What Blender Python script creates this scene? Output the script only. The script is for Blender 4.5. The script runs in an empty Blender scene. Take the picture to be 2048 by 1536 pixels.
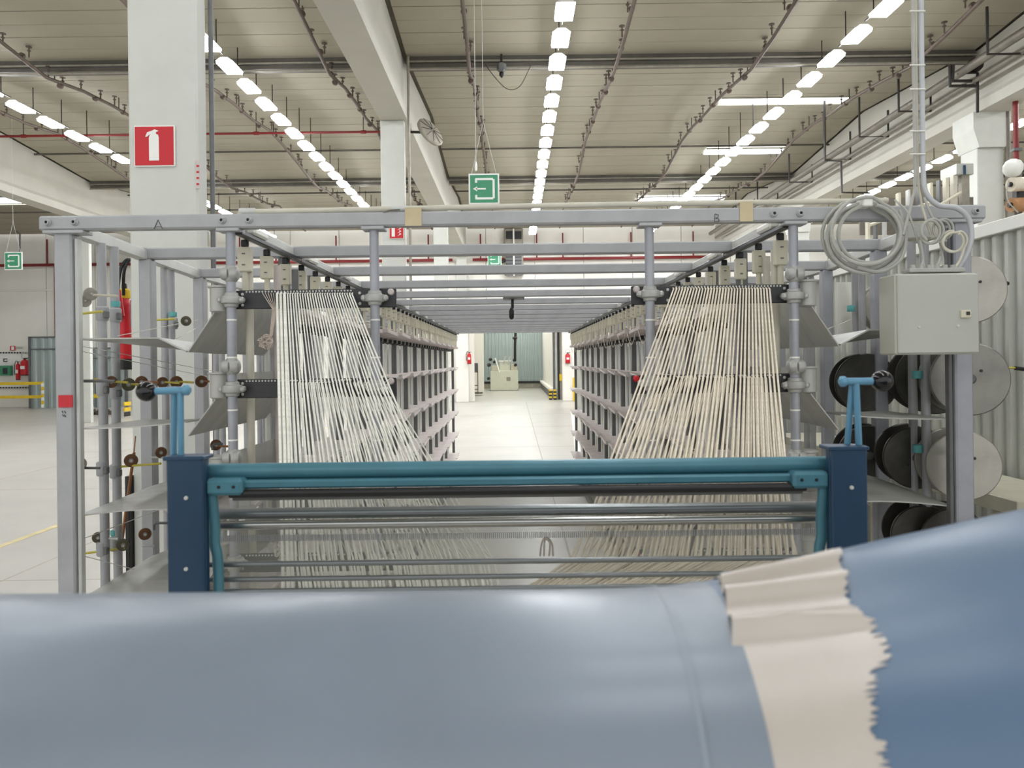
import bpy, math, random
from mathutils import Matrix, Vector
random.seed(7)
R = math.radians
scn = bpy.context.scene
COL = scn.collection

# ------------------------------------------------------------------ camera
H = 2.06                    # eye height above the floor
F = 1500.0                  # focal length in pixels of the 2048 x 1536 frame
PX, PY = 1028.0, 720.0      # vanishing point of the hall's long axis
ROLL = R(0.7)
cam_d = bpy.data.cameras.new('camera')
cam = bpy.data.objects.new('camera', cam_d)
COL.objects.link(cam)
cam_d.sensor_width = 36.0
cam_d.lens = F / 2048 * 36.0
cam_d.shift_x = (1024 - PX) / 2048
cam_d.shift_y = (PY - 768) / 2048
cam_d.clip_start = 0.05
cam_d.clip_end = 200
cam_d.dof.use_dof = True
cam_d.dof.focus_distance = 5.0
cam_d.dof.aperture_fstop = 6.5
cam.matrix_world = Matrix.Translation((0, 0, H)) @ Matrix.Rotation(R(90), 4, 'X') @ Matrix.Rotation(-ROLL, 4, 'Z')
scn.camera = cam

# ------------------------------------------------------------------ daylight from the open rear of the hall, exposure
world = bpy.data.worlds.new('world')
scn.world = world
world.use_nodes = True
bg = world.node_tree.nodes['Background']
bg.inputs[0].default_value = (0.97, 0.985, 1.0, 1)
bg.inputs[1].default_value = 0.6
scn.view_settings.view_transform = 'Standard'
scn.view_settings.look = 'None'
scn.view_settings.gamma = 1.0
scn.view_settings.use_curve_mapping = False
scn.view_settings.exposure = 1.15
LAMP_STRENGTH = 32.0
SKYLIGHT_STRENGTH = 3.0

# ------------------------------------------------------------------ helpers
def P(px, py, y):
    """a point read off the photograph, at distance y along the hall"""
    u, v = px - PX, PY - py
    c, s = math.cos(ROLL), math.sin(ROLL)
    return Vector(((c * u + s * v) * y / F, y, H + (-s * u + c * v) * y / F))

def lin(c):
    return tuple(((v / 255) / 12.92 if v / 255 <= 0.04045 else ((v / 255 + 0.055) / 1.055) ** 2.4) for v in c)

MATS = {}
def mat(name, rgb, rough=0.6, metal=0.0, var=0.12, scale=6.0, bump=0.0, bscale=60.0, stretch=None, alpha=None, spec=0.5, emit=None):
    m = bpy.data.materials.new(name)
    m.use_nodes = True
    nt = m.node_tree
    b = nt.nodes['Principled BSDF']
    c = lin(rgb)
    tc = nt.nodes.new('ShaderNodeTexCoord')
    mp = nt.nodes.new('ShaderNodeMapping')
    nt.links.new(tc.outputs['Object'], mp.inputs[0])
    if stretch:
        mp.inputs['Scale'].default_value = stretch
    no = nt.nodes.new('ShaderNodeTexNoise')
    no.inputs['Scale'].default_value = scale
    no.inputs['Detail'].default_value = 5
    no.inputs['Roughness'].default_value = 0.6
    nt.links.new(mp.outputs[0], no.inputs['Vector'])
    rp = nt.nodes.new('ShaderNodeValToRGB')
    rp.color_ramp.elements[0].position = 0.3
    rp.color_ramp.elements[1].position = 0.7
    rp.color_ramp.elements[0].color = (*[v * (1 - var) for v in c], 1)
    rp.color_ramp.elements[1].color = (*[min(1, v * (1 + var)) for v in c], 1)
    nt.links.new(no.outputs['Fac'], rp.inputs[0])
    nt.links.new(rp.outputs[0], b.inputs['Base Color'])
    b.inputs['Roughness'].default_value = rough
    b.inputs['Metallic'].default_value = metal
    b.inputs['Specular IOR Level'].default_value = spec
    if bump:
        n2 = nt.nodes.new('ShaderNodeTexNoise')
        n2.inputs['Scale'].default_value = bscale
        nt.links.new(mp.outputs[0], n2.inputs['Vector'])
        bm = nt.nodes.new('ShaderNodeBump')
        bm.inputs['Strength'].default_value = bump
        bm.inputs['Distance'].default_value = 0.01
        nt.links.new(n2.outputs['Fac'], bm.inputs['Height'])
        nt.links.new(bm.outputs[0], b.inputs['Normal'])
    if alpha is not None:
        b.inputs['Alpha'].default_value = alpha
    if emit:
        b.inputs['Emission Color'].default_value = (*lin(emit[0]), 1)
        b.inputs['Emission Strength'].default_value = emit[1]
    MATS[name] = m
    return m

mat('white_wall', (232, 229, 220), 0.85, var=0.04, scale=0.6)
mat('white_column', (206, 207, 199), 0.75, var=0.04, scale=2.5)
mat('girder', (190, 187, 176), 0.8, var=0.05, scale=1.2)
mat('plank', (158, 152, 134), 0.75, var=0.05, scale=0.8)
mat('roof_slab', (120, 112, 95), 0.9)
mat('floor', (188, 184, 175), 0.32, var=0.07, scale=0.9, bump=0.03, bscale=8)
mat('joint', (176, 168, 155), 0.7, var=0.1)
mat('floor_line', (206, 190, 140), 0.6, var=0.25, scale=4)
mat('gutter', (92, 88, 80), 0.55, 0.3, var=0.2, scale=2)
mat('gutter_light', (150, 145, 132), 0.5, 0.3, var=0.15)
mat('pipe_brown', (96, 82, 72), 0.55, 0.1, var=0.2)
mat('pipe_grey', (122, 116, 106), 0.5, 0.3, var=0.15)
mat('hanger', (52, 48, 44), 0.6, 0.3)
mat('red_pipe', (122, 26, 26), 0.45, var=0.12)
mat('red', (196, 22, 34), 0.4, var=0.05)
mat('green_sign', (62, 142, 104), 0.4, var=0.05)
mat('sign_white', (236, 236, 230), 0.45, var=0.02)
mat('lamp_glow', (255, 255, 250), 0.5, emit=((247, 250, 255), LAMP_STRENGTH))
mat('lamp_body', (225, 225, 220), 0.4, var=0.03)
mat('room_fill_glow', (255, 255, 250), 0.5, emit=((250, 252, 248), 5.0))
mat('skylight', (240, 246, 255), 0.4, emit=((236, 244, 255), SKYLIGHT_STRENGTH))
mat('steel', (166, 167, 168), 0.5, 0.15, var=0.09, scale=9, bump=0.02)
mat('steel_light', (196, 197, 192), 0.55, 0.1, var=0.07, scale=7)
mat('steel_blue', (158, 160, 166), 0.45, 0.2, var=0.1, scale=9)
mat('steel_dark', (104, 105, 104), 0.5, 0.3, var=0.15, scale=8)
mat('sheet', (174, 174, 167), 0.45, 0.15, var=0.12, scale=3, stretch=(1, 6, 1))
mat('cast', (168, 168, 164), 0.5, 0.35, var=0.15, scale=20, bump=0.05)
mat('black_plate', (52, 52, 54), 0.5, 0.2, var=0.15, scale=12)
mat('black', (24, 23, 24), 0.4, var=0.15)
mat('black_gloss', (14, 13, 15), 0.12, var=0.1)
mat('cream', (204, 199, 178), 0.55, var=0.06, scale=10)
mat('cream_pipe', (198, 194, 178), 0.6, var=0.08, scale=10)
mat('cabinet', (184, 184, 172), 0.5, var=0.04, scale=3)
mat('cabinet_door', (178, 179, 170), 0.5, var=0.04, scale=3)
mat('pink_plate', (202, 192, 187), 0.6, 0.1, var=0.14, scale=6)
mat('white_plastic', (232, 232, 224), 0.5, var=0.04)
mat('yarn_cream', (222, 212, 192), 0.9, var=0.12, scale=60)
mat('yarn_white', (226, 225, 214), 0.9, var=0.12, scale=60)
mat('yarn_pink', (206, 192, 180), 0.9, var=0.15, scale=60)
mat('navy', (30, 60, 86), 0.42, 0.1, var=0.1, scale=5)
mat('teal', (72, 122, 136), 0.38, 0.15, var=0.1, scale=8)
mat('light_blue', (96, 146, 172), 0.4, 0.1, var=0.08, scale=8)
mat('bar_grey', (128, 132, 132), 0.3, 0.6, var=0.1, scale=8, stretch=(0.2, 1, 1))
mat('chrome', (172, 172, 168), 0.22, 0.9, var=0.05)
mat('tape_beige', (196, 182, 148), 0.8, var=0.08, scale=14)
mat('cable_grey', (170, 170, 162), 0.55, var=0.08, scale=20)
mat('conduit', (184, 186, 188), 0.45, 0.1, var=0.06)
mat('brown_disc', (104, 72, 46), 0.5, 0.3, var=0.25, scale=40)
mat('olive_disc', (86, 82, 64), 0.5, 0.4, var=0.2, scale=40)
mat('grey_disc', (150, 146, 136), 0.5, 0.4, var=0.15, scale=40)
mat('yellow_rod', (196, 182, 70), 0.5, var=0.2, scale=30)
mat('spool_dark', (70, 68, 62), 0.42, 0.5, var=0.3, scale=14)
mat('spool_light', (168, 164, 154), 0.36, 0.5, var=0.14, scale=9)
mat('spool_mid', (128, 126, 118), 0.36, 0.5, var=0.2, scale=9)
mat('spool_yarn', (206, 198, 180), 0.9, var=0.1, scale=40)
mat('corrugated_pale', (186, 187, 178), 0.45, 0.2, var=0.06, scale=2)
mat('corrugated_blue', (160, 172, 170), 0.45, 0.2, var=0.07, scale=1.2)
mat('yellow', (226, 190, 40), 0.5, var=0.08)
mat('cyan_tag', (96, 172, 170), 0.5, var=0.1, scale=40)
mat('machine_cream', (206, 208, 190), 0.55, var=0.04)
mat('wood', (150, 98, 56), 0.6, var=0.2, scale=8, stretch=(4, 4, 0.4))
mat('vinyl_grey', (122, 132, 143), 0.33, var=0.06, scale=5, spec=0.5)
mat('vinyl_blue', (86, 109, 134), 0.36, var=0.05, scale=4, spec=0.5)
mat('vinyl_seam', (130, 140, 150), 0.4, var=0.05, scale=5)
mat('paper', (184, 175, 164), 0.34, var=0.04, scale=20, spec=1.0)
mat('acrylic', (158, 158, 146), 0.35, var=0.08, scale=3, alpha=0.32)
mat('dark_glass', (50, 52, 54), 0.25, 0.2)
mat('ink', (72, 72, 70), 0.8)
mat('scrap', (70, 62, 54), 0.8, var=0.4, scale=20)
mat('orange_roll', (176, 130, 88), 0.7, var=0.2, scale=10)

W = {}
CACHE = {}
def mesh(verts, faces, m, smooth=False, key=None):
    if key and (key, m) in CACHE:
        return CACHE[(key, m)]
    me = bpy.data.meshes.new('mesh')
    me.from_pydata([tuple(v) for v in verts], [], faces)
    me.materials.append(MATS[m])
    if smooth:
        me.polygons.foreach_set('use_smooth', [True] * len(me.polygons))
        me.set_sharp_from_angle(angle=R(38))
    me.update()
    if key:
        CACHE[(key, m)] = me
    return me

def tag(o, label=None, cat=None, group=None, kind=None):
    if label: o['label'] = label
    if cat: o['category'] = cat
    if group: o['group'] = group
    if kind: o['kind'] = kind
    return o

def link(o, parent, wm):
    COL.objects.link(o)
    W[o.name] = wm
    if parent is not None:
        o.parent = parent
        o.matrix_basis = W[parent.name].inverted() @ wm
    else:
        o.matrix_basis = wm
    return o

def put(name, me, parent=None, loc=(0, 0, 0), rot=None):
    o = bpy.data.objects.new(name, me)
    wm = Matrix.Translation(loc)
    if rot is not None:
        wm = wm @ (rot if isinstance(rot, Matrix) else (Matrix.Rotation(rot[2], 4, 'Z') @ Matrix.Rotation(rot[1], 4, 'Y') @ Matrix.Rotation(rot[0], 4, 'X')))
    return link(o, parent, wm)

def thing(name, label=None, cat=None, loc=(0, 0, 0), group=None, kind=None, rot=None):
    o = bpy.data.objects.new(name, None)
    o.empty_display_size = 0.05
    wm = Matrix.Translation(loc)
    if rot is not None:
        wm = wm @ Matrix.Rotation(rot[2], 4, 'Z') @ Matrix.Rotation(rot[1], 4, 'Y') @ Matrix.Rotation(rot[0], 4, 'X')
    link(o, None, wm)
    return tag(o, label, cat, group, kind)

def cbox(sx, sy, sz, m, b=None):
    """a box with chamfered edges, centred on its origin"""
    if b is None:
        b = min(0.004, 0.2 * min(sx, sy, sz))
    key = ('cbox', round(sx, 4), round(sy, 4), round(sz, 4), round(b, 5))
    if (key, m) in CACHE:
        return CACHE[(key, m)]
    h = (sx / 2, sy / 2, sz / 2)
    V, idx = [], {}
    for ax in range(3):
        for i in (-1, 1):
            for j in (-1, 1):
                for k in (-1, 1):
                    s = (i, j, k)
                    idx[(ax, s)] = len(V)
                    V.append([s[d] * (h[d] - (0 if d == ax else b)) for d in range(3)])
    Fs = []
    for ax in range(3):
        u, w = (ax + 1) % 3, (ax + 2) % 3
        for s in (-1, 1):
            q = []
            for a, c in ((-1, -1), (1, -1), (1, 1), (-1, 1)):
                t = [0, 0, 0]; t[ax] = s; t[u] = a; t[w] = c
                q.append(idx[(ax, tuple(t))])
            Fs.append(q if s > 0 else q[::-1])
        for a in (-1, 1):
            for c in (-1, 1):
                t0 = [0, 0, 0]; t0[u] = a; t0[w] = c
                t1 = list(t0); t0[ax] = -1; t1[ax] = 1
                q = [idx[(u, tuple(t0))], idx[(u, tuple(t1))], idx[(w, tuple(t1))], idx[(w, tuple(t0))]]
                Fs.append(q if a * c < 0 else q[::-1])
    for i in (-1, 1):
        for j in (-1, 1):
            for k in (-1, 1):
                q = [idx[(ax, (i, j, k))] for ax in range(3)]
                Fs.append(q if i * j * k > 0 else q[::-1])
    return mesh(V, Fs, m, key=key)

def box(name, c, s, m, parent=None, b=None, rot=None):
    return put(name, cbox(s[0], s[1], s[2], m, b), parent, c, rot)

def span(name, lo, hi, m, parent=None, b=None):
    c = [(lo[i] + hi[i]) / 2 for i in range(3)]
    return box(name, c, [abs(hi[i] - lo[i]) for i in range(3)], m, parent, b)

def tube_geo(pts, r, n=8, closed=False):
    pts = [Vector(p) for p in pts]
    V, Fs = [], []
    up = None
    L = len(pts)
    for i, p in enumerate(pts):
        a = pts[(i - 1) % L] if closed else pts[max(i - 1, 0)]
        c = pts[(i + 1) % L] if closed else pts[min(i + 1, L - 1)]
        t = (c - a).normalized()
        if up is None:
            up = Vector((0, 0, 1)) if abs(t.z) < 0.9 else Vector((1, 0, 0))
        x = t.cross(up).normalized()
        up = x.cross(t).normalized()
        rr = r[i] if isinstance(r, (list, tuple)) else r
        for k in range(n):
            a2 = 2 * math.pi * k / n
            V.append(p + (x * math.cos(a2) + up * math.sin(a2)) * rr)
    for i in range(L if closed else L - 1):
        for k in range(n):
            j = (i + 1) % L
            Fs.append([i * n + k, i * n + (k + 1) % n, j * n + (k + 1) % n, j * n + k])
    if not closed:
        Fs.append(list(range(n))[::-1])
        Fs.append([(L - 1) * n + k for k in range(n)])
    return V, Fs

def tube(name, pts, r, m, parent=None, n=8, closed=False):
    o = Vector(pts[0])
    V, Fs = tube_geo([Vector(p) - o for p in pts], r, n, closed)
    return put(name, mesh(V, Fs, m, True), parent, o)

def rod(name, p0, p1, r, m, parent=None, n=10):
    """a straight round bar; alike bars share one mesh"""
    p0, p1 = Vector(p0), Vector(p1)
    d = p1 - p0
    L = d.length
    key = ('rod', round(L, 4), round(r, 5), n)
    if (key, m) not in CACHE:
        V, Fs = tube_geo([(0, 0, 0), (0, 0, L)], r, n)
        mesh(V, Fs, m, True, key)
    return put(name, CACHE[(key, m)], parent, p0, d.to_track_quat('Z', 'Y').to_matrix().to_4x4())

def smooth_path(pts, k=8):
    pts = [Vector(p) for p in pts]
    q = [pts[0] * 2 - pts[1]] + pts + [pts[-1] * 2 - pts[-2]]
    out = []
    for i in range(1, len(q) - 2):
        a, b, c, d = q[i - 1:i + 3]
        for j in range(k):
            t = j / k
            out.append(0.5 * ((2 * b) + (c - a) * t + (2 * a - 5 * b + 4 * c - d) * t * t + (3 * b - a - 3 * c + d) * t ** 3))
    out.append(pts[-1])
    return out

def lathe(prof, m, n=24, key=None):
    """profile of (radius, height) turned about Z"""
    if key and (key, m) in CACHE:
        return CACHE[(key, m)]
    V, Fs = [], []
    for r, z in prof:
        for k in range(n):
            a = 2 * math.pi * k / n
            V.append((r * math.cos(a), r * math.sin(a), z))
    for i in range(len(prof) - 1):
        for k in range(n):
            Fs.append([i * n + k, i * n + (k + 1) % n, (i + 1) * n + (k + 1) % n, (i + 1) * n + k])
    Fs.append(list(range(n))[::-1])
    Fs.append([(len(prof) - 1) * n + k for k in range(n)])
    return mesh(V, Fs, m, True, key)

def prism(poly, y0, y1, m, key=None):
    """polygon in X-Z pushed along Y"""
    n = len(poly)
    V = [(x, y0, z) for x, z in poly] + [(x, y1, z) for x, z in poly]
    Fs = [list(range(n)), [n + i for i in range(n)][::-1]]
    Fs += [[(i + 1) % n, i, n + i, n + (i + 1) % n] for i in range(n)]
    return mesh(V, Fs, m, key=key)

def sheet_along_y(prof, ys, thick, m, zfun=None):
    """open profile of (x, z) pushed along Y as a plate of the given thickness"""
    n = len(prof)
    nor = []
    for i in range(n):
        a, b = prof[max(i - 1, 0)], prof[min(i + 1, n - 1)]
        dx, dz = b[0] - a[0], b[1] - a[1]
        l = math.hypot(dx, dz)
        nor.append((-dz / l * thick / 2, dx / l * thick / 2))
    V = []
    for s in (1, -1):
        for j, y in enumerate(ys):
            for i, (x, z) in enumerate(prof):
                dz = zfun(i / (n - 1), j / (len(ys) - 1)) if zfun else 0
                V.append((x + s * nor[i][0], y, z + s * nor[i][1] + dz))
    m_ = len(ys)
    N = n * m_
    Fs = []
    for j in range(m_ - 1):
        for i in range(n - 1):
            a = j * n + i
            Fs.append([a, a + 1, a + n + 1, a + n])
            Fs.append([N + a, N + a + n, N + a + n + 1, N + a + 1])
    for i in range(n - 1):
        Fs.append([i, N + i, N + i + 1, i + 1])
        a = (m_ - 1) * n + i
        Fs.append([a, a + 1, N + a + 1, N + a])
    for j in range(m_ - 1):
        a = j * n
        Fs.append([a, a + n, N + a + n, N + a])
        a = j * n + n - 1
        Fs.append([a, N + a, N + a + n, a + n])
    return mesh(V, Fs, m, True)

ORD = ['nearest', 'second', 'third', 'fourth', 'fifth', 'sixth', 'seventh', 'eighth', 'ninth', 'tenth', 'eleventh', 'twelfth',
       'thirteenth', 'fourteenth', 'fifteenth', 'sixteenth', 'seventeenth', 'eighteenth', 'nineteenth', 'twentieth',
       'twenty-first', 'twenty-second', 'twenty-third', 'twenty-fourth']
ORD += ['twenty-fifth', 'twenty-sixth', 'twenty-seventh', 'twenty-eighth', 'twenty-ninth', 'thirtieth', 'thirty-first', 'thirty-second', 'thirty-third', 'thirty-fourth', 'thirty-fifth', 'thirty-sixth']
def ordn(i, first='nearest'):
    return first if i == 0 else ORD[i]

# ================================================================== THE HALL
YV = [-5.1, 5.5, 16.1, 26.7, 37.3]        # column lines / roof valleys
ZV, ZR, ZG, ZL = H + 6.53, H + 6.95, H + 5.18, H + 6.0
def roof_z(y):
    k = (y - YV[0]) / 10.6
    t = abs((k - math.floor(k)) - 0.5) * 2       # 1 at the valley, 0 at the ridge
    return ZR + (ZV - ZR) * t
ROWX = [-15.3, -2.52, 10.28]              # column rows
FAR = 37.6

# floor with saw-cut joints and worn yellow lines
fl = thing('floor', kind='structure')
span('slab', (-29, -6, -0.12), (23, 58, 0), 'floor', fl, b=0.001)
for jy in (7.2, 12.5, 17.8, 23.1, 28.4, 33.7):
    span('joint', (-29, jy, 0.0), (23, jy + 0.02, 0.001), 'joint', fl, b=0.0002)
for jx in (-9.4, -4.95, 0.55):
    span('joint', (jx, 6, 0.0), (jx + 0.02, 37, 0.001), 'joint', fl, b=0.0002)
def floor_strip(p, q, w, m, name):
    p, q = Vector((p[0], p[1], 0)), Vector((q[0], q[1], 0))
    d = q - p
    return box(name, ((p + q) / 2 + Vector((0, 0, 0.002))), (w, d.length, 0.002), m, fl, b=0.0004,
               rot=(0, 0, math.atan2(-d.x, d.y)))
floor_strip((-5.9, 6.5), (-5.9, 30), 0.1, 'floor_line', 'painted_line')
floor_strip((1.25, 14.6), (2.3, 30), 0.12, 'sign_white', 'painted_line')

# ceilings: one per bay, boards laid across the hall
BAYS = [(-28.3, -15.59), (-15.01, -2.81), (-2.23, 10.0), (10.56, 22.5)]
for bi, (x0, x1) in enumerate(BAYS):
    ce = thing('ceiling', kind='structure')
    for k in range(4):
        for half in (0, 1):
            ya = YV[k] + 5.3 * half
            yb = ya + 5.3
            za, zb = (ZV, ZR) if half == 0 else (ZR, ZV)
            ang = math.atan2(zb - za, 5.3)
            box('roof_slab', ((x0 + x1) / 2, (ya + yb) / 2, (za + zb) / 2 + 0.14), (x1 - x0 + 0.7, 5.36, 0.08), 'roof_slab', ce, rot=(ang, 0, 0))
            if k == 0:
                box('ceiling_sheet', ((x0 + x1) / 2, (ya + yb) / 2, (za + zb) / 2 + 0.04), (x1 - x0, 5.3, 0.05), 'plank', ce, rot=(ang, 0, 0))
                continue
            n = 11
            for i in range(n):
                t = (i + 0.5) / n
                drop = 0.005 if i % 2 else 0.0
                box('ceiling_board', ((x0 + x1) / 2, ya + 5.3 * t, za + (zb - za) * t + 0.045 - drop),
                    (x1 - x0, 5.3 / n - 0.012, 0.05), 'plank', ce, b=0.006, rot=(ang, 0, 0))
    # valley gutter with cable tray at each column line
    for yv in YV[1:-1]:
        span('gutter', (x0, yv + 0.02, ZV - 0.10), (x1, yv + 0.5, ZV + 0.06), 'gutter', ce)
        span('gutter_lip', (x0, yv - 0.03, ZV - 0.12), (x1, yv + 0.03, ZV - 0.085), 'gutter_light', ce)
        span('cable_tray', (x0, yv + 0.0, ZV - 0.22), (x1, yv + 0.25, ZV - 0.14), 'gutter', ce)
        rod('tray_pipe', (x0, yv - 0.02, ZV - 0.27), (x1, yv - 0.02, ZV - 0.27), 0.025, 'gutter_light', ce)
    # thin purlin pipes
    for yp in (23.6, 29.3, 33.0):
        rod('purlin_pipe', (x0, yp, roof_z(yp) - 0.12), (x1, yp, roof_z(yp) - 0.12), 0.032, 'gutter', ce)

# skylights let into the boards
def skylight(x0, x1, y, w, label):
    t = thing('skylight', label, 'skylight', ((x0 + x1) / 2, y, roof_z(y) - 0.03), kind='structure')
    ang = math.atan2(ZR - ZV, 5.3) * (1 if ((y - YV[0]) / 10.6) % 1 < 0.5 else -1)
    box('pane', ((x0 + x1) / 2, y, roof_z(y) - 0.02), (x1 - x0, w, 0.02), 'skylight', t, rot=(ang, 0, 0))
    for s in (-1, 1):
        box('frame', ((x0 + x1) / 2, y + s * (w / 2 + 0.02), roof_z(y) - 0.02), (x1 - x0 + 0.08, 0.04, 0.04), 'plank', t, rot=(ang, 0, 0))
skylight(5.6, 8.9, 20.0, 0.5, 'nearest bright skylight strip over the right half of the middle bay')
skylight(6.3, 8.8, 24.35, 0.55, 'second bright skylight strip over the right half of the middle bay')
skylight(5.4, 9.2, 32.4, 0.6, 'third bright skylight strip over the right half of the middle bay')
skylight(-24.5, -20.0, 31.0, 1.6, 'large white skylight in the leftmost bay beyond the girder')

# girders: double-pitched, with a broader bottom chord
def girder_mesh(key, width):
    ys = [0, 5.3, 10.6]
    prof = lambda zt: [(-width / 2, ZG), (width / 2, ZG), (width / 2, ZG + 0.22), (width / 2 - 0.09, ZG + 0.34), (width / 2 - 0.09, zt),
                       (-width / 2 + 0.09, zt), (-width / 2 + 0.09, ZG + 0.34), (-width / 2, ZG + 0.22)]
    V, Fs, n = [], [], 8
    for y, zt in zip(ys, (ZV, ZR, ZV)):
        V += [(x, y, z) for x, z in prof(zt + 0.02)]
    for j in range(2):
        for i in range(n):
            a, b = j * n + i, j * n + (i + 1) % n
            Fs.append([a, b, b + n, a + n])
    Fs += [list(range(n))[::-1], [2 * n + i for i in range(n)]]
    return mesh(V, Fs, 'girder', key=key)
gm = girder_mesh('girder', 0.58)
GI = {-15.3: 'far-left', -2.52: 'left-hand', 10.28: 'right-hand'}
for rx in ROWX:
    for k in range(4):
        put('roof_girder', gm, None, (rx, YV[k], 0))['kind'] = 'structure'

# columns
def column(rx, y, capital, name='column'):
    c = thing(name, kind='structure', loc=(rx, y, 0))
    w = 0.57
    top = ZG
    x0, x1, dp = (rx - w / 2, rx + w / 2, 0.6) if capital else (rx - 0.29, rx + 0.22, 0.17)
    span('shaft', (x0, y, 0), (x1, y + dp, top - (0.75 if capital else 0)), 'white_column', c, b=0.015)
    if capital:
        pr = [(-w / 2, -0.75), (w / 2, -0.75), (w / 2 + 0.04, -0.35), (w / 2 + 0.04, 0), (-w / 2 - 0.12, 0), (-w / 2 - 0.12, -0.35)]
        put('capital', prism(pr, -0.08, 0.68, 'white_column', key='capital'), c, (rx, y, top))
    return c
for rx in ROWX:
    for k, yv in enumerate(YV[1:]):
        if rx > 0 and k == 0 or k == 3 and rx < -3:
            continue
        column(rx, yv, rx > 0)
# conduits strapped to the columns
rod('trim_1', (-2.235, 5.6, 0.02), (-2.235, 5.6, ZG + 1.2), 0.018, 'steel_dark')['kind'] = 'structure'
rod('trim_2', (-2.19, 16.06, 0.02), (-2.19, 16.06, ZV), 0.03, 'gutter_light')['kind'] = 'structure'
rod('trim_3', (10.62, 16.05, 0.02), (10.62, 16.05, ZG), 0.06, 'pipe_grey')['kind'] = 'structure'
span('trim_4', (-2.835, 5.44, 0), (-2.805, 5.52, 1.25), 'black')['kind'] = 'structure'

# far wall: panels with joints, an opening in the middle
fw = thing('wall_back', kind='structure')
OX0, OX1, OZ = -2.85, 2.98, 4.3
x = -28.3
while x < 22:
    x2 = x + 2.45
    z0 = 0
    if x2 > OX0 - 0.01 and x < OX1:
        z0 = OZ
    span('wall_panel', (x + 0.012, FAR, z0), (x2 - 0.012, FAR + 0.2, ZR + 0.3), 'white_wall', fw, b=0.01)
    x = x2
span('wall_backing', (-28.5, FAR + 0.15, OZ), (22.5, FAR + 0.24, ZR + 0.4), 'white_wall', fw)
span('wall_backing', (-28.5, FAR + 0.15, 0), (-3.9, FAR + 0.24, OZ), 'white_wall', fw)
span('ledge', (-28.5, FAR - 0.06, H + 3.75), (22, FAR, H + 3.83), 'white_wall', fw)
# pilasters each side of the opening
span('pilaster', (-2.88, 37.0, 0), (-2.25, FAR, OZ), 'white_wall', fw, b=0.02)
span('pilaster', (-2.25, 37.5, 0), (-2.0, FAR + 0.3, OZ), 'white_wall', fw, b=0.02)
span('pilaster', (2.40, 37.0, 0), (3.05, FAR, OZ), 'white_wall', fw, b=0.02)
span('pilaster', (-3.95, FAR, 0), (-2.8, FAR + 0.2, OZ), 'white_wall', fw, b=0.02)
span('pilaster', (2.95, FAR, 0), (5.9, FAR + 0.2, OZ), 'white_wall', fw, b=0.02)

# left side wall and right side wall, far out
wl = thing('wall_left', kind='structure')
span('wall_slab', (-28.7, 5, 0), (-28.4, FAR, ZR + 0.4), 'white_wall', wl)
wr = thing('wall_right', kind='structure')
span('wall_slab', (22.5, 5, 0), (22.8, FAR, ZR + 0.4), 'white_wall', wr)

# corrugated sheet: a strip of trapezoid ribs, built standing in X-Z
def rib_mesh(w, h, m, pitch=0.18, d=0.035):
    key = ('rib', round(w, 3), round(h, 3), pitch, d)
    if (key, m) in CACHE:
        return CACHE[(key, m)]
    xs = []
    x = 0
    while x < w - 1e-6:
        for f, dd in ((0, 0), (0.3, 0), (0.42, 1), (0.72, 1), (0.84, 0)):
            xx = x + f * pitch
            if xx <= w:
                xs.append((xx, -dd * d))
        x += pitch
    xs.append((w, 0))
    V, Fs = [], []
    n = len(xs)
    for off in (0, 0.012):
        for z in (0, h):
            V += [(xx, yy + off, z) for xx, yy in xs]
    for i in range(n - 1):
        Fs.append([i, i + 1, n + i + 1, n + i])
        Fs.append([2 * n + i + 1, 2 * n + i, 3 * n + i, 3 * n + i + 1])
        Fs.append([n + i, n + i + 1, 3 * n + i + 1, 3 * n + i])
    return mesh(V, Fs, m, key=key)

# corrugated partition along the right of the machine
wp = thing('wall_partition', kind='structure')
PXW = 2.62
for i in range(34):
    y = 1.4 + i * 0.9
    put('sheet_panel', rib_mesh(0.9, 2.66, 'corrugated_pale', 0.1, 0.025), wp, (PXW, y + 0.9, 0.04), (0, 0, R(-90)))
span('top_rail', (PXW - 0.05, 1.4, 2.70), (PXW + 0.06, 32.0, 2.77), 'white_plastic', wp)
span('backing', (PXW + 0.02, 1.4, 0.04), (PXW + 0.05, 32.0, 2.7), 'corrugated_pale', wp)

# room beyond the opening
wb = thing('wall_far_room', kind='structure')
YF = 54.5
for i in range(9):
    put('sheet_panel', rib_mesh(1.0, 6.5, 'corrugated_blue', 0.25, 0.06), wb, (-4.7 + i, YF, 0.4), None)
    span('base_panel', (-4.7 + i, YF - 0.08, 0), (-3.71 + i, YF + 0.05, 0.36), 'gutter_light', wb)
span('base_trim', (-5, YF - 0.12, 0.36), (4.8, YF + 0.02, 0.52), 'black', wb)
span('wall_slab', (-6, 40, 0), (-5.6, YF + 0.2, 6.5), 'white_wall', wb)
span('pier', (-4.4, 47.5, 0), (-1.93, 47.9, 6.5), 'white_wall', wb)
span('wall_slab', (2.08, 39.2, 0), (2.4, YF + 0.2, 6.5), 'white_wall', wb)
span('wall_base', (1.93, 39.4, 0), (2.08, YF, 0.42), 'steel_dark', wb)
span('wall_ledge', (1.86, 39.4, 0.42), (2.08, YF, 0.56), 'white_wall', wb)
span('jamb', (2.02, 38.9, 0), (2.10, 39.2, 6.4), 'steel_dark', wb)
span('jamb', (2.13, 38.6, 0), (2.22, 39.0, 6.4), 'steel_light', wb)
span('jamb', (2.26, 38.4, 0), (2.33, 38.8, 6.4), 'black', wb)
span('jamb', (2.34, 38.4, 0), (2.6, 38.8, 6.4), 'gutter_light', wb)
span('ceiling_slab', (-6, FAR + 0.3, 6.5), (4.8, YF + 0.4, 6.7), 'plank', wb)
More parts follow.
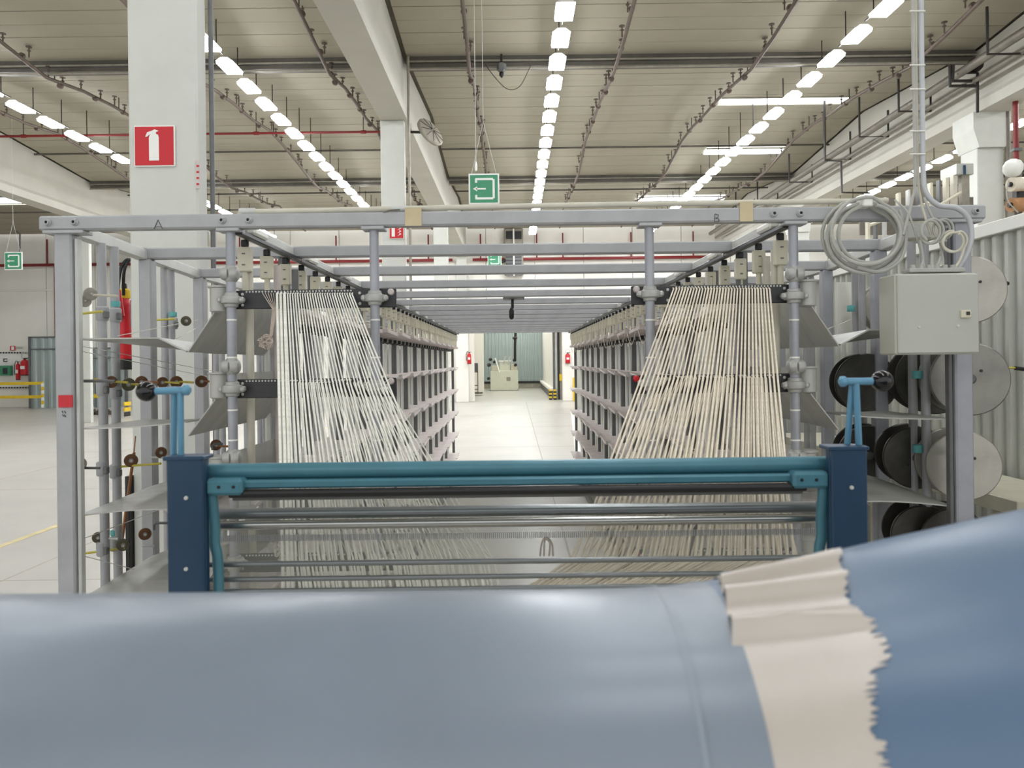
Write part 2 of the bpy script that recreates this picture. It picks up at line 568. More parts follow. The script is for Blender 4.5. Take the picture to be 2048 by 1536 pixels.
ct = thing('added_light_strip', 'unseen light strip added in the ceiling of the room behind the opening', 'lamp')  # unseen glowing panels, added to brighten the far room
for yy in (41, 45, 49, 52.5):
    span('diffuser', (-2.2, yy - 0.5, 6.40), (1.9, yy + 0.5, 6.45), 'room_fill_glow', ct)
span('tray', (-2.3, 40, 6.45), (1.95, 53.4, 6.5), 'lamp_body', ct)

# ================================================================== ROOF FITTINGS
# rows of suspended lamps
def lamp_parts():
    w, l, h = 0.33, 0.62, 0.05
    d = {}
    d['housing'] = prism([(-w / 2, 0.02), (w / 2, 0.02), (w / 2 * 0.45, 0.09), (-w / 2 * 0.45, 0.09)], -l / 2, l / 2, 'lamp_body')
    d['diffuser'] = prism([(-w / 2 + 0.012, -0.03), (w / 2 - 0.012, -0.03), (w / 2 - 0.004, 0.018), (-w / 2 + 0.004, 0.018)], -l / 2 + 0.02, l / 2 - 0.02, 'lamp_glow')
    return d
LP = lamp_parts()
ROWS = [(-11.4, 'far-left row behind the white column', 4), (-5.69, 'row left of the white girder', 0), (0.95, 'middle row right of the green exit sign', 0),
        (6.5, 'row over the bright skylights', 0), (13.25, 'far-right row behind the right girder', 3)]
for rx, rl, first in ROWS:
    for i in range(-13, 21):
        y = 12.95 + 1.125 * i
        if i < 0 and (abs(rx) > 8 or i % 2):
            continue
        if i < 0:
            lab = 'suspended ceiling lamp of the %s, above the picture' % rl
        else:
            lab = '%s ceiling lamp in the %s' % (ordn(i), rl)
        t = thing('ceiling_lamp', lab, 'lamp', (rx, y, ZL), group='ceiling lamps, ' + rl)
        put('housing', LP['housing'], t, (rx, y, ZL))
        put('diffuser', LP['diffuser'], t, (rx, y, ZL))
        if i >= 0:
            zt = roof_z(y)
            rod('hanger_rod', (rx, y + 0.45, ZL + 0.08), (rx, y + 0.45, round(zt, 1)), 0.012, 'hanger', t, n=5)
            box('trunking', (rx, y + 0.56, ZL + 0.12), (0.03, 0.42, 0.03), 'gutter', t)

# sprinkler pipes that follow the pitch
PIPES = [(-13.0, 'far left'), (-9.95, 'second from left'), (-6.9, 'third from left'), (-3.87, 'just left of the white girder'),
         (-0.86, 'just right of the white girder, above the exit sign'), (2.25, 'right of the middle lamp row'), (5.2, 'just left of the right lamp row'), (8.6, 'right of the right lamp row')]
head = lathe([(0.016, 0), (0.016, 0.12), (0.036, 0.125), (0.036, 0.145), (0.014, 0.15), (0.014, 0.2), (0.06, 0.205), (0.06, 0.22)], 'pipe_brown', 8, 'sprinkler')
clampm = lathe([(0.055, -0.04), (0.062, -0.03), (0.062, 0.03), (0.055, 0.04)], 'pipe_brown', 8, 'pipeclamp')
for px_, where in PIPES:
    pts = []
    y = 5.5
    while y <= 36.6:
        pts.append((px_ + 0.02 * math.sin(y * 3), y, roof_z(y) - 0.30 - 0.05 * math.sin(y * 1.3)))
        y += 1.325
    t = thing('sprinkler_pipe', 'brown sprinkler pipe along the ceiling, %s' % where, 'pipe', pts[0], 'sprinkler pipes along the ceiling')
    tube('pipe', pts, 0.04, 'pipe_brown', t, 8)
    for i, p in enumerate(pts[4:20]):
        put('sprinkler_head', head, t, (p[0] + 0.05 * (-1) ** i, p[1], p[2] + 0.02))
        put('sprinkler_head', head, t, (p[0] - 0.04 * (-1) ** i, p[1] + 0.66, p[2] + 0.03))
        put('pipe_clamp', clampm, t, (p[0], p[1] + 0.5, p[2] + 0.0), (R(90), 0, 0))
    for p in pts[4:20:2]:
        rod('hanger_rod', (p[0], p[1] + 0.3, p[2]), (p[0], p[1] + 0.3, p[2] + 0.36), 0.012, 'hanger', t, 5)

# red cross pipe of the left bay
t = thing('red_pipe', 'red water pipe crossing the left bay under the ceiling', 'pipe', (-9, 20.3, ZV - 0.2))
rod('pipe', (-15.0, 20.3, H + 6.22), (-2.85, 20.3, H + 6.22), 0.032, 'red_pipe', t)
for xx in (-13.2, -9.5, -6.9, -4.0):
    put('coupling', lathe([(0.035, -0.08), (0.05, -0.06), (0.05, 0.06), (0.035, 0.08)], 'red_pipe', 10, 'coupl'), t, (xx, 20.3, H + 6.22), (0, R(90), 0))
    rod('hanger_rod', (xx, 20.3, H + 6.22), (xx, 20.3, H + 6.8), 0.012, 'hanger', t, 5)

# red fire main along the far wall
t = thing('fire_main', 'red fire main running along the white far wall', 'pipe', (0, FAR - 0.2, H + 5.0))
for a, b in ((-27, -15.7), (-15, -3), (-2, 9.7)):
    rod('pipe', (a, FAR - 0.22, H + 5.02), (b, FAR - 0.22, H + 5.02), 0.075, 'red_pipe', t)
for xx in (-23.2, -20.6, -13.6, -11.8, -8.8, -5.4, -4.2, -1.6, 1.2, 2.5, 5.9, 9.0):
    rod('branch', (xx, FAR - 0.22, H + 5.0), (xx, FAR - 0.22, H + 6.3), 0.04, 'red_pipe', t, 6)
for xx in (-22.9,):
    rod('branch', (xx, FAR - 0.12, 2.9), (xx, FAR - 0.12, H + 5.0), 0.04, 'red_pipe', t, 6)

# services pipe on hangers beside the right girder
t = thing('service_pipe', 'grey service pipe on black U hangers beside the right girder', 'pipe', (9.55, 14, ZV - 0.9))
rod('pipe', (9.5, 6, H + 5.95), (9.5, 36, H + 5.95), 0.09, 'pipe_grey', t)
rod('pipe', (9.75, 6, H + 5.75), (9.75, 36, H + 5.75), 0.05, 'pipe_grey', t)
for yy in (14.3, 17.6, 19.6, 21.8, 24.6, 27.8, 30.5):
    tube('hanger', [(9.1, yy, roof_z(yy) - 0.05), (9.1, yy, H + 5.72), (9.85, yy, H + 5.72), (9.85, yy, roof_z(yy) - 0.4)], 0.028, 'hanger', t, 6)
t2 = thing('pipe_bend', 'dark bent pipes bracketed to the right girder above the column', 'pipe', (9.9, 15.9, H + 6))
for dz in (0, 0.2):
    tube('pipe', [P(1900 + dz * 30, 130, 15.8), P(1900 + dz * 30, 172 - dz * 50, 15.8), P(1952, 172 - dz * 50, 15.8)], 0.035, 'hanger', t2, 6)
tube('pipe', [P(1915, 146, 15.8), P(1955, 146, 15.8), P(1955, 225, 15.8)], 0.03, 'hanger', t2, 6)
put('valve', lathe([(0.05, -0.1), (0.14, -0.08), (0.16, 0), (0.14, 0.08), (0.05, 0.1)], 'hanger', 12), t2, P(1950, 130, 15.8), (R(90), 0, 0))
t3 = thing('drop_pipe', 'thin black bent pipe hanging under the right girder', 'pipe', P(1680, 320, 18))
tube('pipe', [P(1650, 285, 20) + Vector((0, 0, 1.3)), P(1650, 285, 20), P(1650, 321, 20), P(1682, 322, 20), P(1684, 385, 20), P(1740, 386, 20)], 0.03, 'hanger', t3, 6)

# round fan on the left girder
fp = P(860, 265, 16.6)
t = thing('wall_fan', 'round grey caged fan on the white girder', 'fan', fp)
rotf = (R(62), 0, R(55))
put('cage', lathe([(0.30, -0.05), (0.345, -0.03), (0.355, 0.02), (0.33, 0.05), (0.02, 0.09)], 'gutter_light', 28), t, fp, rotf)
for a in range(10):
    m_ = Matrix.Rotation(R(55), 4, 'Z') @ Matrix.Rotation(R(62), 4, 'X') @ Matrix.Rotation(R(36 * a), 4, 'Z')
    p1 = m_ @ Vector((0.33, 0, 0.062)); p0 = m_ @ Vector((0.03, 0, 0.095))
    rod('grille_bar', fp + p0, fp + p1, 0.006, 'hanger', t, 5)
rod('bracket', fp, (-2.3, fp.y + 0.1, fp.z + 0.05), 0.03, 'hanger', t)

# sensor below the gutter
sp = P(1003, 135, 15.9)
t = thing('ceiling_sensor', 'small black sensor hanging under the dark gutter', 'sensor', sp)
rod('stem', sp + Vector((0, 0, 0.09)), sp + Vector((0, 0, 0.28)), 0.025, 'black', t)
put('body', lathe([(0.05, -0.1), (0.1, -0.06), (0.1, 0.07), (0.05, 0.1)], 'steel_dark', 6), t, sp)
put('eye', lathe([(0.01, -0.22), (0.05, -0.17), (0.05, -0.12), (0.03, -0.09)], 'black', 10), t, sp)
tube('cable', smooth_path([P(970, 128, 15.9), P(990, 155, 15.9), P(1015, 178, 15.9), P(1040, 172, 15.9), P(1062, 130, 15.9)]), 0.008, 'hanger', t, 5)

# ================================================================== SIGNS
def exit_sign(c, s, label, wires=None):
    t = thing('exit_sign', label, 'sign', c, 'green exit signs')
    box('plate', c, (s, 0.02, s), 'sign_white', t)
    y = c.y - 0.013
    def bit(name, x0, x1, z0, z1, m, dy=0.0):
        span(name, (c.x + x0 * s, y - 0.003 - dy, c.z + z0 * s), (c.x + x1 * s, y + 0.003 - dy, c.z + z1 * s), m, t, b=0.0005)
    bit('green_field', -0.45, 0.45, -0.45, 0.45, 'green_sign')
    w = 0.07
    bit('frame_mark', -0.28, 0.30, 0.28, 0.28 + w, 'sign_white', 0.004)
    bit('frame_mark', -0.28, 0.30, -0.28 - w, -0.28, 'sign_white', 0.004)
    bit('frame_mark', 0.28, 0.28 + w, -0.31, 0.31, 'sign_white', 0.004)
    bit('frame_mark', -0.29, -0.22, 0.2, 0.32, 'sign_white', 0.004)
    bit('frame_mark', -0.29, -0.22, -0.32, -0.2, 'sign_white', 0.004)
    bit('arrow_shaft', -0.26, 0.06, -0.025, 0.025, 'sign_white', 0.004)
    put('arrow_head', prism([(-0.36 * s, 0), (-0.22 * s, 0.08 * s), (-0.22 * s, -0.08 * s)], -0.003, 0.003, 'sign_white'), t, (c.x, y - 0.004, c.z))
    if wires:
        for dx in (-0.4, 0.4):
            rod('wire', (c.x + dx * s, c.y, c.z + s / 2), (c.x, c.y, c.z + s * 2.2), 0.004, 'steel_light', t, 5)
        rod('wire', (c.x, c.y, c.z + s * 2.2), (c.x, c.y, c.z + wires), 0.004, 'steel_light', t, 5)
exit_sign(P(968, 378, 12.0), 0.49, 'green exit sign hanging on wires above the middle aisle', 4.2)
exit_sign(P(27, 522, 21.0), 0.5, 'green exit sign at the far left on a dark rod', 4.05)
exit_sign(P(989, 519, 34.0), 0.62, 'small green exit sign far back between the overhead beams', 2.35)
t = thing('sign_rod', 'thin dark rod holding the far-left exit sign', 'rod', P(40, 500, 21.0))
tube('rod', [P(40, 504, 21.02), P(40, 468, 21.02), P(30, 460, 21.02)], 0.02, 'hanger', t, 6)

def ext_sign(c, s, label, flames=False, sx=None):
    t = thing('extinguisher_sign', label, 'sign', c, 'fire extinguisher signs')
    sx = sx or s
    box('plate', c, (sx, 0.012, s), 'sign_white', t)
    y = c.y - 0.008
    box('red_field', (c.x, y, c.z), (sx * 0.94, 0.004, s * 0.94), 'red', t)
    y -= 0.004
    ox = -0.22 * sx if flames else 0.0
    k = 0.9 if flames else 1
    span('cylinder_mark', (c.x + ox - 0.12 * s * k, y - 0.002, c.z - 0.36 * s), (c.x + ox + 0.12 * s * k, y + 0.002, c.z + 0.2 * s), 'sign_white', t, b=0.0005)
    put('shoulder_mark', prism([(-0.12 * s, 0.2 * s), (0.12 * s, 0.2 * s), (0.1 * s, 0.27 * s), (0.05 * s, 0.29 * s), (0.05 * s, 0.33 * s), (0.12 * s, 0.36 * s), (0.02 * s, 0.4 * s),
                                (-0.06 * s, 0.36 * s), (-0.16 * s, 0.33 * s), (-0.21 * s, 0.22 * s), (-0.17 * s, 0.22 * s), (-0.11 * s, 0.27 * s), (-0.07 * s, 0.29 * s), (-0.1 * s, 0.26 * s)], -0.002, 0.002, 'sign_white'), t, (c.x + ox, y, c.z))
    if flames:
        for i in range(3):
            put('flame_mark', prism([(0.06 * s, (-0.32 + 0.2 * i) * s), (0.34 * s, (-0.2 + 0.2 * i) * s), (0.2 * s, (-0.08 + 0.2 * i) * s), (0.22 * s, (-0.2 + 0.2 * i) * s)], -0.002, 0.002, 'sign_white'), t, (c.x, y, c.z))
ext_sign(P(309.5, 292.5, 5.49), 0.30, 'large red fire extinguisher sign on the nearest white column')
ext_sign(P(793, 463, 16.08), 0.31, 'small red extinguisher sign with flames on the second column', True)
ext_sign(P(800, 431, 16.08), 0.24, 'smaller red sign just above the flame sign on the second column')
t = thing('notice_sticker', 'narrow faded red sticker on the edge of the nearest white column', 'sticker', P(405, 350, 5.49))
span('paper', P(392, 378, 5.498), P(399, 320, 5.49), 'pink_plate', t)
for i in range(4):
    span('text_line', P(393, 370 - i * 12, 5.489), P(398, 366 - i * 12, 5.488), 'red', t, b=0.0002)

# louvred heater on the far wall
hc = P(1027, 505, 37.35)
t = thing('unit_heater', 'tall grey louvred heater unit high at the end of the aisle', 'heater', hc)
span('casing', P(1009, 552, 37.6), P(1046, 456, 37.2), 'gutter_light', t, b=0.04)
for xx in (1012, 1029):
    span('louvre_panel', P(xx, 478, 37.17), P(xx + 14, 462, 37.14), 'dark_glass', t)
    span('louvre_panel', P(xx, 552, 37.17), P(xx + 14, 490, 37.14), 'steel_dark', t)
    for i in range(8):
        span('slat', P(xx, 494 + i * 7, 37.14), P(xx + 14, 492 + i * 7, 37.1), 'black_plate', t)
span('divider', P(1026.5, 552, 37.14), P(1028.5, 457, 37.08), 'white_plastic', t)
rod('bracket', P(1003, 524, 37.2), P(1012, 520, 37.2), 0.08, 'hanger', t)

# pull switch on a long cord beside the exit sign
pc = P(952, 330, 12.4)
t = thing('pull_cord', 'pale pull cord with a small grip left of the exit sign', 'cord', pc)
rod('cord', pc, (pc.x, pc.y, roof_z(pc.y) - 0.02), 0.006, 'steel_light', t, 5)
put('grip', lathe([(0.01, -0.1), (0.02, -0.09), (0.022, 0.0), (0.008, 0.06)], 'white_plastic', 8), t, pc)

# ================================================================== THE YARN CREEL
D0, BAY, NB = 2.8, 0.79, 14
ZB = H + 0.528                       # centre height of the top beams
XI = 1.065                           # inner side beams
creel = thing('yarn_creel', 'long grey steel yarn creel with a tunnel of cross beams', 'yarn creel', (0, D0, 0))
def xl(y):                           # outer posts lean out a little towards the third frame
    return 1.67 + 0.1 * min(max(y - D0, 0), 1.6)
bolt_m = lathe([(0.014, 0), (0.014, 0.004), (0.010, 0.008), (0.010, 0.014), (0.006, 0.014), (0.006, 0.006)], 'steel', 10, 'bolt')
bolt_in = lathe([(0.0058, 0.005), (0.0058, 0.0075)], 'black', 8, 'boltin')
def bolt(p, parent):
    b = put('bolt', bolt_m, parent, p, (R(90), 0, 0))
    put('bolt', bolt_in, parent, p, (R(90), 0, 0))
    return b
for k in range(NB + 1):
    y = D0 + BAY * k
    hw = 1.755 if k == 0 else xl(y) + 0.05
    cb = box('cross_beam', (0, y, ZB), (2 * hw, 0.05, 0.053), 'steel', creel, b=0.006)
    if k == 0:
        for bx in (96, 150, 445, 498, 1547, 1600, 1951):
            p = P(bx, 0, y - 0.025)
            bolt((P(bx, 440, y - 0.025).x, y - 0.025, ZB + 0.001), cb)
    elif k < 4:
        for s in (-1, 1):
            box('end_block', (s * (hw - 0.03), y - 0.004, ZB), (0.062, 0.056, 0.056), 'steel', cb, b=0.004)
            bolt((s * (hw - 0.03), y - 0.032, ZB), cb)
    # side posts
    for s in (-1, 1):
        px_ = s * xl(y)
        box('post', (px_, y + (0.0 if k else 0.01), (ZB - 0.027) / 2), (0.066 if k == 0 else 0.06, 0.06, ZB - 0.027), 'steel' if s < 0 else 'steel_blue', creel, b=0.006)
        if k == 0:
            box('post_cap', (px_ - s * 0.01, y, ZB - 0.034), (0.15, 0.07, 0.012), 'steel', creel)
            box('angle_strip', (px_ - s * 0.042, y + 0.01, (ZB - 0.05) / 2), (0.014, 0.03, ZB - 0.06), 'steel_light' if s < 0 else 'steel_dark', creel)
        if k:
            box('inner_post', (s * (XI + (0.03 if k == 1 else 0.07 if k == NB else 0.14)), y, (ZB - 0.027) / 2), (0.045, 0.05, ZB - 0.027), 'steel_dark', creel, b=0.005)
    if k == NB:
        break
    ym = y + BAY / 2
    for s in (-1, 1):
        # side rails between the frames
        a, b_ = s * (xl(y) + 0.02), s * (xl(y + BAY) + 0.02)
        ang = math.atan2(-(b_ - a), BAY)
        box('side_rail', ((a + b_) / 2, ym, ZB - 0.004), (0.045, BAY - 0.05, 0.05), 'steel_light', creel, rot=(0, 0, ang))
        ir = box('inner_rail', (s * XI, ym, ZB - 0.002), (0.05, BAY - 0.05, 0.05), 'steel_light', creel, b=0.005)
        box('beam_glint', (s * (XI - 0.045), y + 0.2, ZB - 0.012), (0.04, 0.16, 0.03), 'white_plastic', ir, b=0.008)  # white block painted in for light caught on the cross-beam ends
        box('beam_dark_strip', (s * (XI - 0.04), ym, ZB - 0.037), (0.03, BAY, 0.02), 'black', ir, b=0.004)  # black strip standing for the dark bottom of the inner beam
        # round outer poles
        if k < 9:
            for dy in (0.3, 0.4):
                xx = s * (xl(y + dy) + 0.03 if k else 1.70)
                rod('pole', (xx, y + dy, 0.01), (xx, y + dy, ZB - 0.025), 0.018, 'steel', creel, 12)
        # inner rods with dark heads, three to a bay
        for i in range(0 if k == 0 else 3):
            yy = y + 0.13 + i * 0.263
            g = rod('guide_rod', (s * (XI + 0.16), yy, 0.02), (s * (XI + 0.16), yy, 2.24), 0.014, 'white_plastic', creel, 8)
            box('tension_head', (s * (XI + 0.12), yy + 0.03, 2.245), (0.14, 0.09, 0.035), 'black', g, b=0.006)
        for dy in ((0.4,) if k else ()):
            box('inner_post', (s * (XI + 0.24), y + dy, 1.1), (0.05, 0.06, 2.2), 'steel', creel, b=0.004)
        # guide shelves
        for li, z in enumerate((2.295, 1.91, 1.51, 1.11, 0.725, 0.345)):
            if k == 0 and li < 2:
                continue
            wd = 0.36
            sh = box('guide_shelf', (s * (XI - 0.045 + wd / 2), y + 0.40, z), (wd, 0.54, 0.018 if li else 0.03), 'pink_plate', creel, b=0.003,
                     rot=(R(3.5 if li else -2), R(2.0 * s), 0))
            if li and k < 9:
                box('shelf_lip', (s * (XI - 0.02), y + 0.08, z + 0.016), (0.05, 0.014, 0.03), 'steel_light', sh, b=0.002)
        # hanging switch boxes
        for i in range(3):
            yy = y + 0.17 + i * 0.263
            sb = box('switch_box', (s * (XI - 0.005), yy, H + 0.41), (0.05, 0.036, 0.098), 'cream', creel, b=0.004)
            box('box_bracket', (s * (XI - 0.005), yy, H + 0.474), (0.026, 0.024, 0.03), 'black', sb)
            if k < 6:
                for dz in (0.022, -0.022):
                    box('box_screw', (s * (XI - 0.005), yy - 0.019, H + 0.41 + dz), (0.012, 0.004, 0.005), 'steel_dark', sb, b=0.0005)
            rod('box_stem', (s * (XI - 0.005), yy, H + 0.26), (s * (XI - 0.005), yy, H + 0.362), 0.012, 'cream', sb, 7)

# base rails on the floor
for s in (-1, 1):
    span('base_rail', (s * 1.04, D0, 0.0), (s * 1.10, D0 + NB * BAY, 0.06), 'steel_dark', creel)

# four front poles with cast fittings, comb bars behind them
ring = [(0.018, -0.028), (0.024, -0.026), (0.026, -0.016), (0.036, -0.012), (0.038, 0.0), (0.036, 0.012), (0.026, 0.016), (0.024, 0.026), (0.018, 0.028)]
ring_m = lathe(ring, 'cast', 18, 'ring')
POLES = {463: 'l', 750: 'l', 1300: 'r', 1588: 'r'}
comb_y = [598, 776, 950, 1124]
for pxp in POLES:
    x = P(pxp, 620, D0).x
    fp_ = rod('front_pole', (x, D0, 0.01), (x, D0, ZB - 0.03), 0.0175, 'steel_blue', creel, 16)
    box('pole_flange', (x, D0, ZB - 0.033), (0.085, 0.07, 0.012), 'steel', fp_)
    for cy in comb_y:
        yy = cy - (pxp - 1028) * 0.0 - (8 if pxp > 1028 else 0) + (2 if pxp in (463, 1588) else -2)
        put('clamp_ring', ring_m, fp_, (x, D0, P(pxp, yy, D0).z))
        for sx in (-0.04, 0.04):
            box('clamp_lug', (x + sx, D0 - 0.004, P(pxp, yy, D0).z), (0.02, 0.03, 0.022), 'cast', fp_, b=0.006)
    if pxp in (463, 1588):
        for cy in (548, 733, 915):
            z = P(pxp, cy, D0).z
            for sgn in (-1, 1):
                m_ = lathe([(0.012, 0), (0.024, 0.004), (0.026, 0.02), (0.022, 0.03), (0.010, 0.034)], 'cast', 14, 'tee')
                put('tee_fitting', m_, fp_, (x, D0 - 0.012, z), (0, R(90 * sgn), 0))
            put('clamp_ring', lathe([(0.019, -0.03), (0.026, -0.02), (0.026, 0.02), (0.019, 0.03)], 'cast', 14, 'tee2'), fp_, (x, D0, z))
    for cy in (640, 715, 820, 880):
        put('tape_band', lathe([(0.0182, -0.003), (0.0186, 0), (0.0182, 0.003)], 'white_plastic', 12, 'band'), fp_, (x, D0, P(pxp, cy, D0).z))

def comb(xa, xb, cy, side):
    a, b_ = P(xa, cy, D0 + 0.035), P(xb, cy, D0 + 0.035)
    z = (a.z + b_.z) / 2
    c = box('comb_bar', ((a.x + b_.x) / 2, D0 + 0.035, z), (b_.x - a.x, 0.01, 0.071), 'black_plate', creel, b=0.003)
    hole = lathe([(0.0024, 0), (0.0036, 0.001), (0.0036, 0.003), (0.0024, 0.004)], 'steel_light', 7, 'eyelet')
    inner = b_.x if side == 'l' else a.x
    outer = a.x if side == 'l' else b_.x
    n = 34
    d = (outer - inner)
    for i in range(n):
        f = 0.26 + 0.60 * i / (n - 1)
        put('eyelet', hole, c, (inner + d * f, D0 + 0.03, z + 0.029), (R(90), 0, 0))
    for f in (0.13, 0.21, 0.885):
        for dz in (0.02, -0.02):
            put('rivet', lathe([(0.006, 0), (0.005, 0.003), (0.001, 0.004)], 'steel_light', 8, 'rivet'), c, (inner + d * f, D0 + 0.03, z + dz), (R(90), 0, 0))
    put('red_knob', lathe([(0.013, 0), (0.013, 0.005), (0.009, 0.011), (0.002, 0.012)], 'red' if cy > 700 and side == 'r' else 'pink_plate', 14, 'knob'), c, (inner + d * 0.03, D0 + 0.03, z + 0.022), (R(90), 0, 0))
    return c
for cy in comb_y:
    comb(446, 793, cy, 'l')
    comb(1262, 1608, cy - 9, 'r')

# bent guide sheets and outer trays beside the front poles
for s in (-1, 1):
    for li, (ytop, ybend, ybot) in enumerate(((575, 622, 704), (748, 800, 872), (916, 966, 1040), (1090, 1140, 1210))):
        cpx = 430 if s < 0 else 1622
        bpx = 376 if s < 0 else 1678
        off = 0 if s < 0 else -12
        a, b_, c = P(cpx, ytop + off, D0 + 0.03), P(cpx, ybend + off, D0 + 0.03), P(bpx, ybot + off, D0 + 0.03)
        prof = [(a.x, a.z), (a.x, (a.z + b_.z) / 2), (b_.x, b_.z), (b_.x * 0.5 + c.x * 0.5, b_.z * 0.5 + c.z * 0.5), (c.x, c.z)]
        ys = [D0 + 0.03 + 1.15 * i / 6 for i in range(7)]
        put('guide_sheet', sheet_along_y(prof, ys, 0.004, 'sheet'), creel)
        put('sheet_collar', lathe([(0.046, 0), (0.046, -0.006), (0.038, -0.009), (0.038, -0.095), (0.03, -0.1)], 'sheet', 18, 'collar'), creel, (a.x - 0.012 * s, D0 + 0.05, a.z + 0.006))
    for li, (yo, yi, sag, dyn) in enumerate(((680, 703, -0.05, 0.95), (858, 842, -0.015, 0.55), (1033, 1015, 0.03, 0.6), (1205, 1170, 0.04, 0.6))):
        opx, ipx = (152, 372) if s < 0 else (1905, 1682)
        off = 0 if s < 0 else -20
        ioff = 0 if s < 0 else -14
        a, b_ = P(opx, yo + off, D0 + 0.02), P(ipx, yi + ioff, D0 + 0.02)
        if li:
            b_.z = a.z + 0.02
        n = 8
        prof = [(a.x + (b_.x - a.x) * i / n, a.z + (b_.z - a.z) * i / n + sag * math.sin(math.pi * i / n) * 0.35) for i in range(n + 1)]
        if li == 0:
            zf = P(opx, 680 + off, D0 + 0.02).z + 0.004
            prof = [(a.x + (b_.x - a.x) * i / n, zf if i <= 6 else zf + (b_.z - zf) * (i - 6) / 2) for i in range(n + 1)]
        ys = [D0 + 0.02 + dyn * i / 5 for i in range(6)]
        put('tray_sheet', sheet_along_y(prof, ys, 0.005, 'sheet', (lambda u, v, sg=sag: sg * v * math.sin(math.pi * min(1, u * 0.8 + 0.15)))), creel)
        rod('tray_pin', (a.x + s * 0.005, D0 + 0.0, a.z - 0.012), (a.x + s * 0.05, D0 + 0.0, a.z - 0.012), 0.007, 'steel_light', creel, 8)

# pale inner poles behind the left and right combs
for pxp, yy, m_ in ((500, 3.0, 'cream_pipe'), (556, 3.3, 'pink_plate'), (592, 3.45, 'steel_dark'), (665, 4.4, 'steel_light'), (700, 4.9, 'steel_light'),
                    (1552, 3.0, 'cream_pipe'), (1535, 3.2, 'cream_pipe'), (1480, 3.5, 'steel_dark'), (1420, 4.0, 'cream_pipe'), (1385, 4.4, 'steel_dark')):
    x = P(pxp, 700, yy).x
    rod('inner_pole', (x, yy, 0.01), (x, yy, ZB - 0.1), 0.016, m_, creel, 12)

# marks and tape on the front beam
def stroke(name, p, q, w, m, parent):
    p, q = Vector(p), Vector(q)
    d = q - p
    return box(name, (p + q) / 2, (w, 0.0012, d.length + w * 0.5), m, parent, b=0.0002, rot=d.to_track_quat('Z', 'Y').to_matrix().to_4x4())
fy = D0 - 0.0262
def mark(pts, name='letter_stroke'):
    for a, b_ in zip(pts, pts[1:]):
        stroke(name, P(*a, fy), P(*b_, fy), 0.0035, 'ink', creel)
mark([(308, 458), (316, 440), (325, 458)])
mark([(311, 453), (322, 453)])
mark([(1429, 444), (1430, 428), (1437, 430), (1436, 435), (1431, 436), (1438, 438), (1438, 443), (1429, 444)])
for c0, c1 in (((810, 452), (843, 415)), ((1480, 443), (1506, 403))):
    a, b_ = P(*c0, D0 - 0.028), P(*c1, D0 - 0.028)
    span('beige_tape', (a.x, D0 - 0.0285, a.z), (b_.x, D0 - 0.0255, b_.z), 'tape_beige', creel)
    span('beige_tape', (a.x + 0.002, D0 - 0.0285, b_.z - 0.003), (b_.x - 0.002, D0 + 0.012, b_.z), 'tape_beige', creel)
a, b_ = P(117, 815, D0 - 0.024), P(145, 790, D0 - 0.024)
span('red_label', (a.x, D0 - 0.026, a.z), (b_.x, D0 - 0.0215, b_.z), 'red', creel)
for i, (u, v) in enumerate(((124, 822), (129, 822), (125, 829), (129, 830))):
    stroke('label_mark', P(u, v, D0 - 0.0225), P(u + 2, v + 4, D0 - 0.0225), 0.003, 'black', creel)

# pale conduit lying along the front beam
t = thing('beam_conduit', 'pale plastic conduit lying along the top of the front beam', 'conduit', P(483, 428, D0))
pp = [P(478, 441, D0), P(479, 430, D0), P(486, 424, D0), P(640, 421, D0), P(830, 417, D0), P(1060, 412, D0), P(1290, 408, D0), P(1500, 405, D0), P(1740, 402, D0), P(1775, 401, D0)]
tube('pipe', pp, 0.0105, 'cream_pipe', t, 12)
for u, v in ((495, 423), (800, 418), (1740, 402)):
    put('coupling', lathe([(0.0118, -0.03), (0.013, -0.026), (0.013, 0.026), (0.0118, 0.03)], 'steel_light', 12, 'cpl'), t, P(u, v, D0), (0, R(90), 0))
tube('wire', smooth_path([P(756, 433, D0 - 0.02), P(775, 422, D0 - 0.02), P(800, 419, D0 - 0.02)]), 0.003, 'pipe_grey', t, 6)

# black-and-steel drop line of the hoist inside the tunnel
t = thing('tunnel_bracket', 'dark bracket with a black drop cord under the tunnel beams', 'bracket', P(1027, 592, 6.3))
span('plate', P(1006, 597, 6.2), P(1048, 590, 6.4), 'steel_dark', t)
rod('cord', P(1025, 597, 6.3), P(1025, 617, 6.3), 0.012, 'black', t)
put('plug', lathe([(0.008, -0.05), (0.02, -0.035), (0.022, 0.02), (0.01, 0.05)], 'black', 10), t, P(1023, 627, 6.3))

# ================================================================== TENSION WHEELS on the left side
def wheel(u, v, y, r_px, m, label, rodspan=None, rm='yellow_rod', yaw=35, group='tension wheels on the left of the creel'):
    c = P(u, v, y)
    r = r_px * y / F
    t = thing('tension_wheel', label, 'tension wheel', c, group)
    rt = Matrix.Rotation(R(yaw), 4, 'Z') @ Matrix.Rotation(R(90), 4, 'X')
    put('disc', lathe([(r * 0.35, -r * 0.28), (r * 0.92, -r * 0.22), (r, -r * 0.1), (r * 0.7, 0), (r, r * 0.1), (r * 0.92, r * 0.22), (r * 0.35, r * 0.28)], m, 24), t, c, rt)
    put('hub', lathe([(r * 0.34, -r * 0.4), (r * 0.34, r * 0.4)], 'grey_disc', 14), t, c, rt)
    ax = rt @ Vector((0, 0, 1))
    rod('axle', c - ax * r * 0.9, c + ax * r * 0.9, r * 0.13, 'steel_light', t, 8)
    if rodspan:
        p, q = P(*rodspan[0], y), P(*rodspan[1], y)
        rod('arm', p, q, 0.005, rm, t, 8)
    return t
W_ = 'tension wheel'
